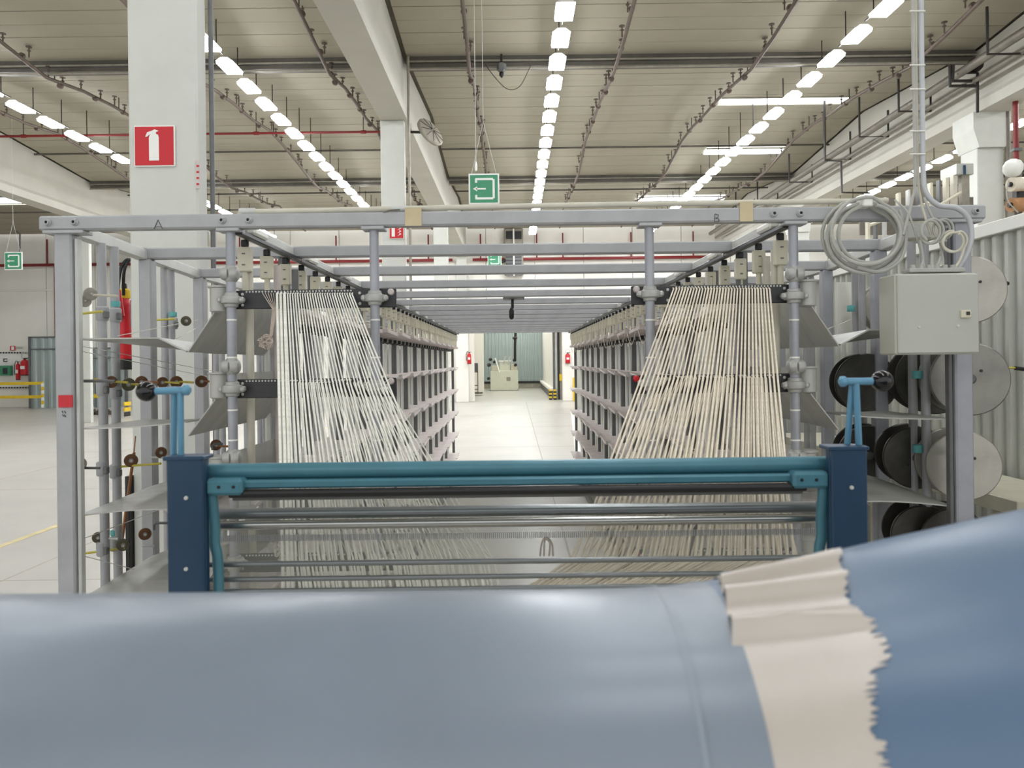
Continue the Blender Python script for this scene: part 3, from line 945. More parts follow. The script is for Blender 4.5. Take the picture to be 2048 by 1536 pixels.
wheel(181, 588, 2.95, 13, 'grey_disc', 'pale ribbed tension wheel at the top beside the left corner post', ((152, 589), (235, 592)), 'cream', 40)
wheel(170, 602, 3.0, 12, 'grey_disc', 'pale tension wheel just behind the topmost left wheel', ((155, 628), (205, 623)))
wheel(372, 642, 3.75, 10, 'olive_disc', 'olive tension wheel left of the upper bent guide sheet', ((310, 640), (350, 638)))
R2 = [(222, 764, 12, 'brown_disc'), (257, 769, 13, 'olive_disc'), (283, 764, 12, 'brown_disc'), (325, 765, 11, 'brown_disc'), (353, 764, 12, 'brown_disc'), (403, 763, 12, 'brown_disc')]
for i, (u, v, r_, m_) in enumerate(R2):
    wheel(u, v, 3.15 + 0.12 * i, r_, m_, '%s brown tension wheel from the left in the row above the black ball knob' % ('first', 'second', 'third', 'fourth', 'fifth', 'sixth')[i],
          ((u, v - 1), (u + 34, v + 1)), 'yellow_rod' if i in (0, 1, 3, 4) else 'wood', 30)
R3 = [(158, 928, 14, 'grey_disc', 'grey'), (262, 921, 13, 'brown_disc', 'brown'), (322, 905, 11, 'brown_disc', 'brown'), (432, 890, 11, 'brown_disc', 'brown')]
for i, (u, v, r_, m_, cw) in enumerate(R3):
    wheel(u, v, (2.86, 3.2, 3.35, 3.5)[i], r_, m_, '%s tension wheel, %s from the left between the middle trays' % (cw, ('first', 'second', 'third', 'fourth')[i]),
          (((u + 5, v + 8), (u + 42, v + 8)), ((u - 45, v + 14), (u + 60, v + 6)), ((u - 20, v + 10), (u + 10, v + 10)), ((u + 5, v + 2), (u + 26, v + 3)))[i],
          ('steel_dark', 'yellow_rod', 'steel_light', 'wood')[i], 30)
R4 = [(196, 1075, 11, 'olive_disc'), (246, 1090, 12, 'olive_disc'), (290, 1068, 12, 'brown_disc')]
for i, (u, v, r_, m_) in enumerate(R4):
    wheel(u, v, (3.1, 3.15, 3.4)[i], r_, m_, '%s dark tension wheel from the left between the two lowest trays' % ('first', 'second', 'third')[i],
          (((u, v), (u + 40, v + 3)), ((160, 1108), (250, 1096)), ((u - 5, v + 24), (u + 20, v + 24)))[i], ('steel_light', 'yellow_rod', 'steel')[i], 30)
# bent support arms with clamp blocks and blue tags on the poles
for i, (u, v, y) in enumerate(((205, 625, 3.1), (231, 628, 3.2), (346, 645, 3.89), (205, 775, 3.1), (231, 782, 3.2), (205, 935, 3.1), (231, 940, 3.2), (205, 1095, 3.1), (231, 1085, 3.2))):
    c = P(u, v, y)
    k = put('pole_clamp', lathe([(0.019, -0.035), (0.023, -0.03), (0.024, 0.02), (0.019, 0.025)], 'steel', 12, 'pclamp'), creel, c)
    box('clamp_block', c + Vector((0.022, -0.012, -0.01)), (0.018, 0.022, 0.03), 'steel_dark', k)
    if i in (1, 2, 4, 8):
        put('blue_tag', lathe([(0.0190, 0.0), (0.0196, 0.002), (0.0196, 0.022), (0.0190, 0.024)], 'cyan_tag', 12, 'bluetag'), k, c + Vector((0, 0, 0.03)))
for i, (u, v, y) in enumerate(((1834, 757, 3.1), (1852, 752, 3.2), (1835, 905, 3.1), (1910, 920, 2.9), (1702, 623, 3.95))):
    put('blue_tag', lathe([(0.0190, 0.0), (0.0198, 0.002), (0.0198, 0.03), (0.0190, 0.032)], 'cyan_tag', 12, 'bluetag2'), creel, P(u, v, y))
for u0, v0, u1, v1, y in ((158, 795, 230, 762, 2.85), (308, 1060, 335, 1046, 3.4), (425, 900, 445, 888, 3.3)):
    tube('bent_arm', [P(u0, v0, y), P(u0, v1 + 4, y), P(u0 + 4, v1, y), P(u1, v1, y)], 0.006, 'steel_dark', creel, 8)
for u, v in ((152, 592), (152, 790), (154, 950), (154, 1110)):
    box('side_plate', P(u, v, 2.84), (0.02, 0.03, 0.1), 'steel_dark', creel)
# thin threads between the posts on the left
for a, b_ in (((235, 672, 3.0), (395, 640, 4.2)), ((330, 690, 3.4), (400, 652, 4.3)), ((150, 690, 2.85), (440, 745, 4.2)), ((150, 700, 2.85), (450, 760, 4.4)), ((160, 1110, 2.85), (330, 1155, 3.4)), ((160, 1080, 2.85), (330, 1015, 3.6))):
    rod('side_thread', P(*a), P(*b_), 0.0016, 'yarn_white', creel, 5)
for a, b_ in ((( 1690, 1000, 2.9), (1740, 1010, 3.0)), ((1650, 660, 3.0), (1700, 640, 3.9))):
    rod('side_thread', P(*a), P(*b_), 0.0016, 'yarn_white', creel, 5)

# wooden lath leaning inside the left side
t = thing('wooden_lath', 'thin brown wooden lath leaning behind the left poles', 'lath', P(238, 1135, 3.45))
p, q = P(236, 1140, 3.45), P(268, 905, 3.45)
d = q - p
box('lath', (p + q) / 2, (0.018, 0.008, d.length), 'wood', t, b=0.002, rot=d.to_track_quat('Z', 'Y').to_matrix().to_4x4())
rod('cord', q, P(271, 872, 3.45), 0.003, 'wood', t, 6)

# ================================================================== SPOOLS on the right side
def spool(u, v, y, r_px, m, label, depth=0.16, yaw=-14):
    c = P(u, v, y)
    r = r_px * y / F
    t = thing('flanged_spool', label, 'spool', c, 'flanged spools on the right of the creel')
    rt = Matrix.Rotation(R(yaw), 4, 'Z') @ Matrix.Rotation(R(90), 4, 'X')
    fl_ = lathe([(0.02, -0.004), (r * 0.3, -0.006), (r * 0.97, -0.006), (r, -0.002), (r, 0.010), (r * 0.97, 0.014), (0.02, 0.014)][::-1], m, 48)
    ax = rt @ Vector((0, 0, 1))
    put('flange', fl_, t, c, rt)
    put('flange', fl_, t, c - ax * depth, rt)
    put('yarn_core', lathe([(r * 0.45, -depth), (r * 0.45, 0)], 'spool_dark' if 'dark' in m else 'spool_mid', 24), t, c, rt)
    rod('spindle', c - ax * (depth + 0.03), c + ax * 0.03, 0.008, 'steel_dark', t)
    put('hub', lathe([(0.02, 0.0), (0.02, 0.012), (0.012, 0.02)], 'steel_dark', 14, 'hub'), t, c + ax * 0.012, rt)
    for a in (40, 220):
        q = rt @ Vector((r * 0.35 * math.cos(R(a)), r * 0.35 * math.sin(R(a)), 0.015))
        put('hole', lathe([(0.006, 0), (0.006, 0.002)], 'black', 8, 'hole'), t, c + q, rt)
    return t
spool(1938, 580, 3.05, 67, 'spool_light', 'large pale spool behind the right edge of the control cabinet')
spool(1938, 758, 3.0, 73, 'spool_mid', 'large grey spool with bright rim under the control cabinet')
spool(1868, 756, 3.35, 72, 'spool_dark', 'dark spool overlapped by the bright-rimmed one under the cabinet')
spool(1926, 931, 2.98, 69, 'spool_light', 'brightest spool, flat pale disc beside the right corner post')
spool(1832, 915, 3.2, 62, 'spool_dark', 'dark spool left of the brightest pale disc')
spool(1732, 766, 3.6, 59, 'spool_dark', 'dark rusty spool behind the right black ball knob')
spool(1738, 910, 3.6, 59, 'spool_dark', 'dark spool directly behind the right lever arms')
spool(1848, 1072, 3.1, 62, 'spool_dark', 'lowest dark spool above the blue roll')
spool(1908, 1078, 3.0, 62, 'spool_dark', 'lowest black spool at the foot of the right corner post')
spool(1780, 612, 3.9, 50, 'spool_light', 'pale spool seen between the posts left of the cabinet')
t = thing('spool_pin', 'yellow pin with a black tip beside the bright-rimmed spool', 'pin', P(2012, 735, 2.98))
rod('pin', P(2008, 735, 2.98), P(2034, 736, 2.98), 0.004, 'yellow_rod', t)
rod('tip', P(2030, 736, 2.98), P(2052, 739, 2.98), 0.008, 'black', t)
t = thing('spool_pin', 'short black pin sticking out beside the large pale spool', 'pin', P(2002, 570, 3.05))
rod('pin', P(1990, 571, 3.05), P(2014, 567, 3.05), 0.006, 'black', t)
put('tip', lathe([(0.004, -0.008), (0.009, -0.004), (0.009, 0.004), (0.004, 0.008)], 'black', 10), t, P(2014, 567, 3.05))
box('paper_label', P(1693, 618, 4.2), (0.11, 0.004, 0.3), 'white_plastic', creel)

# cream bench behind the spools
t = thing('cream_bench', 'cream steel bench frame in front of the corrugated partition', 'bench', (2.4, 4, 0))
for yy in (3.4, 4.6, 5.8):
    span('leg', (2.2, yy, 0), (2.26, yy + 0.06, 1.36), 'cream', t)
    span('leg', (2.46, yy, 0), (2.52, yy + 0.06, 1.36), 'cream', t)
span('top_rail', (2.14, 3.2, 1.36), (2.54, 6.2, 1.43), 'cream', t)
span('shelf', (2.18, 3.3, 0.6), (2.5, 6.1, 0.64), 'cream', t)

# ================================================================== CONTROL CABINET, CABLES
t = thing('control_cabinet', 'pale grey electrical cabinet hung on the right end of the front beam', 'cabinet', P(1870, 708, 2.66))
a, b_ = P(1793, 710, 2.62), P(1957, 545, 2.62)
span('body', (a.x, 2.625, a.z), (b_.x, 2.745, b_.z), 'cabinet', t, b=0.006)
dr = span('door', (a.x + 0.004, 2.612, a.z + 0.004), (b_.x - 0.004, 2.626, b_.z - 0.004), 'cabinet_door', t, b=0.004)
lk = P(1931, 628, 2.61)
box('lock', lk, (0.036, 0.016, 0.028), 'cream', dr)
box('lock_slot', lk + Vector((0.004, -0.009, 0.002)), (0.012, 0.004, 0.012), 'black', dr)
for u, v in ((1838, 654), (1916, 652)):
    put('stud', lathe([(0.006, 0), (0.005, 0.003), (0.001, 0.004)], 'steel_light', 8, 'stud'), dr, P(u, v, 2.612), (R(90), 0, 0))
for i in range(6):
    u = 1826 + i * 16
    g = P(u, 541, 2.66)
    put('cable_gland', lathe([(0.012, -0.008), (0.012, 0.004), (0.009, 0.008), (0.009, 0.02)], 'cable_grey', 10, 'gland'), t, g)
span('gland_rail', P(1820, 545, 2.64), P(1912, 539, 2.70), 'cable_grey', t)

# bundle of conduits dropping from the roof
t = thing('conduit_drop', 'bundle of grey conduits dropping from the roof to the cabinet', 'conduit', P(1835, 400, 2.7))
Y_ = 2.70
tube('conduit', smooth_path([P(1824, -420, Y_), P(1825, 0, Y_), P(1830, 340, Y_), P(1824, 400, Y_), P(1806, 470, Y_)], 8), 0.006, 'cable_grey', t, 8)
tube('conduit', smooth_path([P(1832, -420, Y_ + .01), P(1832, 0, Y_ + .01), P(1836, 330, Y_ + .01), P(1842, 400, Y_ + .01), P(1852, 440, Y_), P(1862, 470, Y_)], 8), 0.005, 'cream_pipe', t, 8)
tube('conduit', smooth_path([P(1842, -420, Y_), P(1842, 0, Y_), P(1844, 200, Y_), P(1846, 340, Y_), P(1852, 385, Y_), P(1876, 410, Y_), P(1912, 416, Y_), P(1936, 436, Y_), P(1943, 470, Y_), P(1935, 505, Y_), P(1915, 540, Y_)], 10), 0.0095, 'conduit', t, 10)
for v in (22, 130, 178, 262, 308):
    tube('cable_tie', [P(1820, v, Y_ - .012), P(1850, v, Y_ - .012), P(1850, v, Y_ + .02), P(1820, v, Y_ + .02)], 0.0025, 'white_plastic', t, 5, True)
tube('conduit', smooth_path([P(1848, 395, Y_), P(1862, 430, Y_ - .01), P(1880, 460, Y_ - .01), P(1885, 500, Y_), P(1870, 541, 2.66)], 8), 0.005, 'cable_grey', t, 8)
tube('conduit', smooth_path([P(1790, 400, 2.75), P(1815, 425, Y_), P(1832, 470, Y_), P(1842, 505, Y_), P(1850, 541, 2.66)], 8), 0.004, 'cable_grey', t, 8)

def loops(name, label, cu, cv, ru, rv, y, n, r, jit, m, seed, tails=()):
    rnd = random.Random(seed)
    c = P(cu, cv, y)
    pts = []
    S = 28
    a0 = rnd.random() * 6
    for k in range(n * S + 1):
        a = a0 + 2 * math.pi * k / S
        j = k // S
        w = k / (n * S)
        f = 1 + jit * math.sin(a * 0.37 + j * 1.7) - 0.09 * w
        pts.append(c + Vector((math.cos(a) * ru * f * y / F + 0.006 * math.sin(j * 2.1 + a * 0.2), -0.012 * (w - 0.5) * n + 0.006 * math.sin(a * 0.7), math.sin(a) * rv * f * y / F + 0.008 * math.cos(j * 1.3))))
    t = thing(name, label, 'cable', c)
    tube('cable', pts, r, m, t, 8)
    for tl in tails:
        tube('cable_tail', smooth_path([P(*q) for q in tl], 8), r, m, t, 8)
    return t
t = loops('cable_coil', 'large coil of grey cable hanging on the front beam', 1732, 472, 74, 68, 2.73, 6, 0.007, 0.11, 'cable_grey', 3,
          [[(1800, 420, 2.72), (1812, 470, 2.71), (1800, 520, 2.71), (1760, 543, 2.71), (1715, 535, 2.71)]])
span('cable_tie', P(1727, 412, 2.70), P(1731, 398, 2.76), 'white_plastic', t)
loops('cable_loop', 'small loop of grey cable left of two others above the cabinet', 1862, 466, 22, 24, 2.68, 2, 0.005, 0.04, 'cable_grey', 5, [[(1840, 480, 2.68), (1846, 520, 2.68), (1838, 541, 2.66)]])
loops('cable_loop', 'middle loop of grey cable above the cabinet', 1884, 462, 20, 20, 2.70, 2, 0.004, 0.05, 'cable_grey', 6, [[(1880, 485, 2.70), (1886, 520, 2.68), (1884, 541, 2.66)]])
loops('cable_loop', 'right-hand yellowish loop of cable above the cabinet', 1908, 486, 22, 21, 2.67, 2, 0.0045, 0.03, 'cream_pipe', 8, [[(1930, 490, 2.67), (1920, 520, 2.67), (1905, 541, 2.66)]])
t = thing('junction_box', 'pale junction box fixed behind the cable loops', 'junction box', P(1850, 458, 2.76))
span('body', P(1812, 478, 2.78), P(1860, 446, 2.84), 'cream_pipe', t)
span('lid', P(1814, 476, 2.77), P(1858, 448, 2.785), 'steel_light', t)

# ================================================================== WARP YARNS
def yarn(pts, m, label, group, r=0.0029):
    o = tube('warp_yarn', pts, r, m, None, 6)
    tag(o, label, 'yarn', group)
    return o
YE = 1.80
rnd = random.Random(11)
def fan(cx0, cx1, cy, ex0, ex1, n, m, label, group, side, r=0.0029, e2=0, jit=3):
    for i in range(n):
        f = i / (n - 1)
        s0 = P(cx0 + (cx1 - cx0) * f, cy, D0 + 0.028)
        ex = ex0 + (ex1 - ex0) * f + rnd.uniform(-jit, jit)
        ey = 1118 + rnd.uniform(-4, 4)
        s1 = P(ex, ey, YE)
        s2 = P(ex + e2 * (0.7 + 0.3 * f), 1262, 1.5)
        yarn([s0, s0 + Vector((0, -0.012, -0.004)), s1, s2], m, label % ordn(i, 'leftmost'), group, r * rnd.uniform(0.8, 1.15))
LBL = 'warp yarn, %%s counted from the left, strung from the %s %s comb bar'
fan(572, 705, 586, 592, 916, 28, 'yarn_white', 'white ' + LBL % ('top', 'left'), 'yarns of the top left comb', 'l', 0.0026, 30)
fan(556, 570, 586, 566, 584, 3, 'yarn_white', 'thick white warp yarn, %s of three hanging straight beside the left bundle', 'straight yarns at the left edge', 'l', 0.0042, 4, 1)
fan(585, 770, 764, 600, 985, 28, 'yarn_white', 'white ' + LBL % ('second', 'left'), 'yarns of the second left comb', 'l', 0.0025, 30)
fan(590, 790, 938, 605, 985, 24, 'yarn_white', 'white ' + LBL % ('third', 'left'), 'yarns of the third left comb', 'l', 0.0025, 30)
fan(1346, 1537, 576, 1148, 1588, 34, 'yarn_cream', 'cream ' + LBL % ('top', 'right'), 'yarns of the top right comb', 'r', 0.0032, -310)
fan(1318, 1545, 754, 1140, 1590, 32, 'yarn_cream', 'cream ' + LBL % ('second', 'right'), 'yarns of the second right comb', 'r', 0.0031, -310)
fan(1300, 1548, 928, 1150, 1592, 28, 'yarn_cream', 'cream ' + LBL % ('third', 'right'), 'yarns of the third right comb', 'r', 0.003, -310)
# yarns that hang loose from the left comb into a knot
kp = P(532, 684, 2.86)
for i in range(6):
    s0 = P(525 + 5.5 * i, 586, D0 + 0.026)
    yarn([s0, P(545 + 1.5 * i, 618, D0 + 0.02), P(540 + i, 670, 2.86), kp], 'yarn_pink', 'thin brownish yarn, %s from the left, gathered towards the knot at the upper left comb' % ordn(i, 'first'), 'brownish yarns of the upper left comb', 0.0014)
# knots and loose tails
def knot(c, r, m, label, n=16, seed=1, drop=0.0):
    rn = random.Random(seed)
    t = thing('yarn_knot', label, 'yarn knot', c)
    for i in range(n):
        a = rn.uniform(0, 6.28)
        pts = [c]
        for k in range(1, 7):
            a += rn.uniform(-0.9, 0.9)
            rr = r * (0.4 + 0.6 * rn.random())
            pts.append(c + Vector((math.cos(a) * rr, rn.uniform(-0.4, 0.4) * r, math.sin(a) * rr - drop * k / 6)))
        tube('strand', smooth_path(pts, 4), 0.0017, m, t, 5)
knot(kp, 0.03, 'yarn_pink', 'pinkish tangled yarn knot in front of the left guide sheet', 18, 4)
knot(P(573, 1095, 1.86), 0.03, 'yarn_white', 'white yarn tuft behind the clear screen at lower left', 16, 9, 0.02)
tl = thing('yarn_loop', 'loose brown yarn loop behind the clear screen near the middle', 'yarn', P(1092, 1090, 1.86))
for dx in (0, 8):
    tube('strand', smooth_path([P(1080 + dx, 1112, 1.86), P(1084 + dx * 0.6, 1085, 1.86), P(1093, 1074 + dx * 0.5, 1.86), P(1104 - dx * 0.5, 1088, 1.86), P(1106 - dx, 1112, 1.86)], 6), 0.0026, 'yarn_pink', tl, 6)
# slack threads looped along the right tunnel side
for i in range(16):
    y = 3.9 + i * 0.6
    s = Vector((XI - 0.04, y, 2.30))
    e = Vector((XI - 0.04, y + 0.5, 2.30))
    tag(tube('slack_thread', smooth_path([s, s * 0.7 + e * 0.3 - Vector((0, 0, 0.10)), s * 0.4 + e * 0.6 - Vector((0, 0, 0.11)), e], 5), 0.0028, 'yarn_cream', None, 5),
        '%s slack cream thread looped along the right tunnel shelf' % ordn(i), 'yarn', 'slack threads along the right tunnel shelf')
# threads running along the tunnel shelves to the combs
for s, cpx, nm in ((-1, 740, 'left'), (1, 1310, 'right')):
    for li, z in enumerate((2.32, 1.93, 1.53, 1.13)):
        cyy = comb_y[li] - (9 if s > 0 else 0)
        for i in range(4):
            y = 6 + 2.2 * i
            p = Vector((s * (XI + 0.0), y, z + 0.01))
            q = P(cpx - s * 0 + s * 14 * i, cyy - 10, D0 + 0.05)
            q2 = Vector((s * (XI - 0.05), 4.2, z + 0.01))
            tag(tube('feed_thread', [q, q2, p], 0.0018, 'yarn_pink', None, 5),
                'pinkish thread feeding the %s comb bar on the %s, %s to leave the tunnel shelf' % (('top', 'second', 'third', 'lowest')[li], nm, ordn(i, 'first')), 'yarn', 'threads feeding the %s %s comb' % (('top', 'second', 'third', 'lowest')[li], nm))

# ================================================================== BLUE YARN FRAME in front
t = thing('yarn_guide_machine', 'blue and teal yarn guide machine with rollers and lever handles', 'machine', (0, 1.55, 0))
YB = 1.52
for s, (u0, u1, vt) in ((-1, (332, 405, 915)), (1, (1663, 1735, 895))):
    a, b_ = P(u0, vt, YB), P(u1, vt, YB)
    z = (a.z + b_.z) / 2
    sp_ = span('side_plate', (a.x, YB, 0.0), (b_.x, YB + 0.012, z), 'navy', t, b=0.003)
    span('plate_flange', (a.x, YB + 0.012, 0.0), (a.x + 0.008, YB + 0.03, z), 'navy', sp_)
    span('plate_flange', (b_.x - 0.008, YB + 0.012, 0.0), (b_.x, YB + 0.03, z), 'navy', sp_)
    span('top_flange', (a.x - 0.006, YB - 0.003, z - 0.006), (b_.x + 0.003, YB + 0.05, z + 0.002), 'navy', sp_)
    for v in ((996, 1138) if s < 0 else (975, 1120)):
        put('bolt', lathe([(0.0045, 0), (0.004, 0.003), (0.001, 0.004)], 'steel_light', 10, 'pbolt'), sp_, P((u0 + u1) / 2 + 4, v, YB), (R(90), 0, 0))
    # lever handle
    if s < 0:
        foot1, foot2, piv, ball, tip = (347, 917), (362, 917), (352, 778), (293, 783), (373, 780)
    else:
        foot1, foot2, piv, ball, tip = (1694, 897), (1718, 897), (1702, 762), (1764, 762), (1686, 763)
    lv = rod('lever_arm', P(*foot1, YB + 0.05), P(piv[0] - 3 * s * -1, piv[1] - 4, YB + 0.03), 0.0065, 'light_blue', t, 10)
    rod('lever_arm', P(*foot2, YB + 0.03), P(piv[0] + 10 * (1 if s > 0 else 0.9), piv[1] - 4, YB + 0.02), 0.0065, 'light_blue', t, 10)
    rod('lever_shaft', P(*tip, YB + 0.02), P(*ball, YB + 0.02), 0.0075, 'light_blue', lv, 12)
    put('shaft_end', lathe([(0.006, -0.008), (0.011, -0.004), (0.011, 0.004), (0.006, 0.008)], 'light_blue', 12, 'shaftend'), lv, P(*tip, YB + 0.02), (0, R(90), 0))
    rb = 0.0205 if s < 0 else 0.0215
    prof = [(max(0.0005, rb * math.sin(math.pi * i / 14)), -rb * math.cos(math.pi * i / 14)) for i in range(15)]
    put('ball_knob', lathe(prof, 'black_gloss', 28), lv, P(*ball, YB + 0.02))

def bar(name, u0, v0, u1, v1, y, r, m, n=16):
    p, q = P(u0, v0, y), P(u1, v1, y)
    zm = (p.z + q.z) / 2
    return rod(name, (p.x, y, zm), (q.x, y, zm), r, m, t, n)
bar('top_roller', 400, 945, 1668, 926, 1.58, 0.0165, 'teal', 24)
# second rail with brackets and arms
zr = (P(485, 975, 1.56).z + P(1590, 958, 1.56).z) / 2
xa, xb = P(415, 975, 1.56).x, P(1655, 958, 1.56).x
span('guide_rail', (xa + 0.06, 1.55, zr - 0.004), (xb - 0.06, 1.585, zr + 0.014), 'teal', t, b=0.004)
rod('guide_rod', (xa + 0.05, 1.55, zr - 0.013), (xb - 0.05, 1.55, zr - 0.013), 0.009, 'black', t)
rod('guide_rod', (xa + 0.05, 1.57, zr - 0.024), (xb - 0.05, 1.57, zr - 0.024), 0.007, 'steel_dark', t)
for s, xe in ((1, xa), (-1, xb)):
    br = box('rail_bracket', (xe + s * 0.043, 1.555, zr + 0.003), (0.075, 0.045, 0.034), 'teal', t, b=0.006)
    for dx in (0.012, 0.042):
        put('screw_hole', lathe([(0.0035, 0), (0.0035, 0.001)], 'black', 8, 'shole'), br, (xe + s * (0.022 + dx), 1.5322, zr + 0.004), (R(90), 0, 0))
    arm_x = xe + s * 0.012
    tube('bracket_arm', smooth_path([(xe + s * 0.035, 1.555, zr - 0.002), (xe + s * 0.016, 1.555, zr - 0.004), (arm_x, 1.555, zr - 0.02), (arm_x + s * 0.002, 1.56, zr - 0.08), (arm_x + s * 0.002, 1.56, zr - 0.12), (arm_x + s * 0.008, 1.56, zr - 0.16), (arm_x + s * 0.008, 1.56, zr - 0.32), (arm_x + s * 0.006, 1.56, zr - 0.8)], 5), 0.011, 'teal', t, 12)
    span('arm_foot', (arm_x - 0.02, 1.54, 0.0), (arm_x + 0.04, 1.6, zr - 0.78), 'navy', t)
def bars(name, v, y, r, m):
    z = P(1028, v, y).z
    rod(name, (P(405, v, y).x, y, z), (P(1663, v, y).x, y, z), r, m, t, 16)
bars('cross_bar', 1021, 1.66, 0.0125, 'bar_grey')
bars('cross_bar', 1044, 1.64, 0.0105, 'chrome')
bars('cross_bar', 1122, 1.60, 0.006, 'bar_grey')
bars('cross_bar', 1152, 1.60, 0.0055, 'bar_grey')
bars('cross_bar', 1175, 1.60, 0.0045, 'bar_grey')
# clear screen and fine comb teeth behind the bars
sc_a, sc_b = P(436, 1185, 1.70), P(1632, 985, 1.70)
scr = span('clear_screen', (sc_a.x, 1.70, sc_a.z - 0.12), (sc_b.x, 1.704, sc_b.z), 'acrylic', t)
zt = P(1028, 1070, 1.69).z
V, Fs = [], []
nt_ = 300
for i in range(nt_):
    x0 = sc_a.x + (sc_b.x - sc_a.x) * (i + 0.25) / nt_
    x1 = x0 + (sc_b.x - sc_a.x) / nt_ * 0.45
    b0 = len(V)
    for yy in (1.688, 1.692):
        V += [(x0, yy, zt - 0.007), (x1, yy, zt - 0.007), (x1, yy, zt + 0.007), (x0, yy, zt + 0.007)]
    Fs += [[b0, b0 + 1, b0 + 2, b0 + 3], [b0 + 7, b0 + 6, b0 + 5, b0 + 4], [b0, b0 + 4, b0 + 5, b0 + 1], [b0 + 3, b0 + 2, b0 + 6, b0 + 7], [b0, b0 + 3, b0 + 7, b0 + 4], [b0 + 1, b0 + 5, b0 + 6, b0 + 2]]
put('comb_teeth', mesh(V, Fs, 'steel'), t)['kind'] = 'stuff'

# ================================================================== BLUE ROLL in the foreground
YC, ZC = 0.646, H - 0.381
RT = [(-2.0, 0.175), (-0.6, 0.175), (0.05, 0.173), (0.125, 0.1735), (0.185, 0.1815), (0.264, 0.1985), (0.325, 0.2125), (0.475, 0.2416), (0.70, 0.283), (1.2, 0.34)]
def rad(x):
    for (a, ra), (b_, rb) in zip(RT, RT[1:]):
        if x <= b_:
            return ra + (rb - ra) * (x - a) / (b_ - a)
    return RT[-1][1]
def rads(x):
    return sum(rad(x + d) for d in (-0.03, -0.015, 0, 0.015, 0.03)) / 5
def wob(x, ph):
    a = 0.0022 * math.sin(5.1 * x + 1.2 * ph + 0.6) + 0.0016 * math.sin(9.3 * x - 2.3 * ph + 2.0)
    return a * max(0, min(1, (0.35 - x) / 0.3)) * max(0, min(1, (1.5 - ph) / 0.35))
t = thing('blue_roll', 'big out-of-focus roll in blue vinyl across the bottom of the picture', 'roll', (0, YC, ZC))
def skin(name, x0, x1, nx, lift, m, np_=110):
    V, Fs = [], []
    for i in range(nx + 1):
        x = x0 + (x1 - x0) * i / nx
        for k in range(np_):
            ph = 2 * math.pi * k / np_
            r = rads(x) + lift + wob(x, ph if ph < math.pi * 1.5 else ph - 2 * math.pi)
            V.append((x, YC - r * math.cos(ph), ZC + r * math.sin(ph)))
    for i in range(nx):
        for k in range(np_):
            j = (k + 1) % np_
            Fs.append([i * np_ + k, i * np_ + j, (i + 1) * np_ + j, (i + 1) * np_ + k])
    Fs += [list(range(np_)), [nx * np_ + k for k in range(np_)][::-1]]
    return put(name, mesh(V, Fs, m, True), t)
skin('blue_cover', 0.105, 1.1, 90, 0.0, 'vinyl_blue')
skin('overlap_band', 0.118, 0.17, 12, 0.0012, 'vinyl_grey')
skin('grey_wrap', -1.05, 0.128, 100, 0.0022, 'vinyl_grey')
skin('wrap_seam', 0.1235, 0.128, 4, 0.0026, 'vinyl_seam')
# torn paper tape wrapped on the flare
LE = [(20, 0.148), (38, 0.153), (58, 0.159), (70, 0.1655), (90, 0.176), (107, 0.187), (130, 0.192), (160, 0.195)]
RE = [(20, 0.232), (38, 0.237), (50, 0.244), (58, 0.266), (64, 0.262), (68, 0.258), (74, 0.259), (84, 0.272), (90, 0.276), (96, 0.289), (107, 0.297), (130, 0.30), (160, 0.30)]
def ev(T, a):
    for (p, v), (q, w) in zip(T, T[1:]):
        if a <= q:
            return v + (w - v) * max(0, (a - p)) / (q - p)
    return T[-1][1]
V, Fs = [], []
NX, NP = 14, 280
rn = random.Random(5)
rag = [rn.uniform(-1, 1) for _ in range(NP + 1)]
for s in (0, 1):
    for k in range(NP + 1):
        a = 20 + 140 * k / NP
        fold = max(0, min(1, (a - 63) / 5)) * (0.5 if a > 112 else 1)
        l0 = ev(LE, a)
        r0 = ev(RE, a) + 0.0035 * rag[k] * (1.6 if a < 66 else 0.7)
        for i in range(NX + 1):
            x = l0 + (r0 - l0) * i / NX
            per = 14.5 - 0.12 * (a - 66)
            ph_ = 2 * math.pi * (a - 66) / per + 2.2 * (x - l0) / 0.1
            lift = 0.0022 + 0.0125 * fold * (0.5 + 0.5 * math.sin(ph_)) ** 1.5 * (1 if a < 90 else max(0.0, (101 - a) / 11)) - 0.0012 * s
            r = rads(x) + lift
            V.append((x, YC - r * math.cos(R(a)), ZC + r * math.sin(R(a))))
n1 = NX + 1
N = (NP + 1) * n1
for k in range(NP):
    for i in range(NX):
        a = k * n1 + i
        Fs.append([a, a + 1, a + n1 + 1, a + n1])
        Fs.append([N + a, N + a + n1, N + a + n1 + 1, N + a + 1])
    a = k * n1
    Fs.append([a, a + n1, N + a + n1, N + a])
    a = k * n1 + NX
    Fs.append([a, N + a, N + a + n1, a + n1])
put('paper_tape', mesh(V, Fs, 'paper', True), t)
# its stands, outside the picture
for xx in (-0.95, 0.98):
    span('stand', (xx - 0.03, YC - 0.05, 0), (xx + 0.03, YC + 0.05, ZC - rads(xx) + 0.01), 'steel_dark', t)

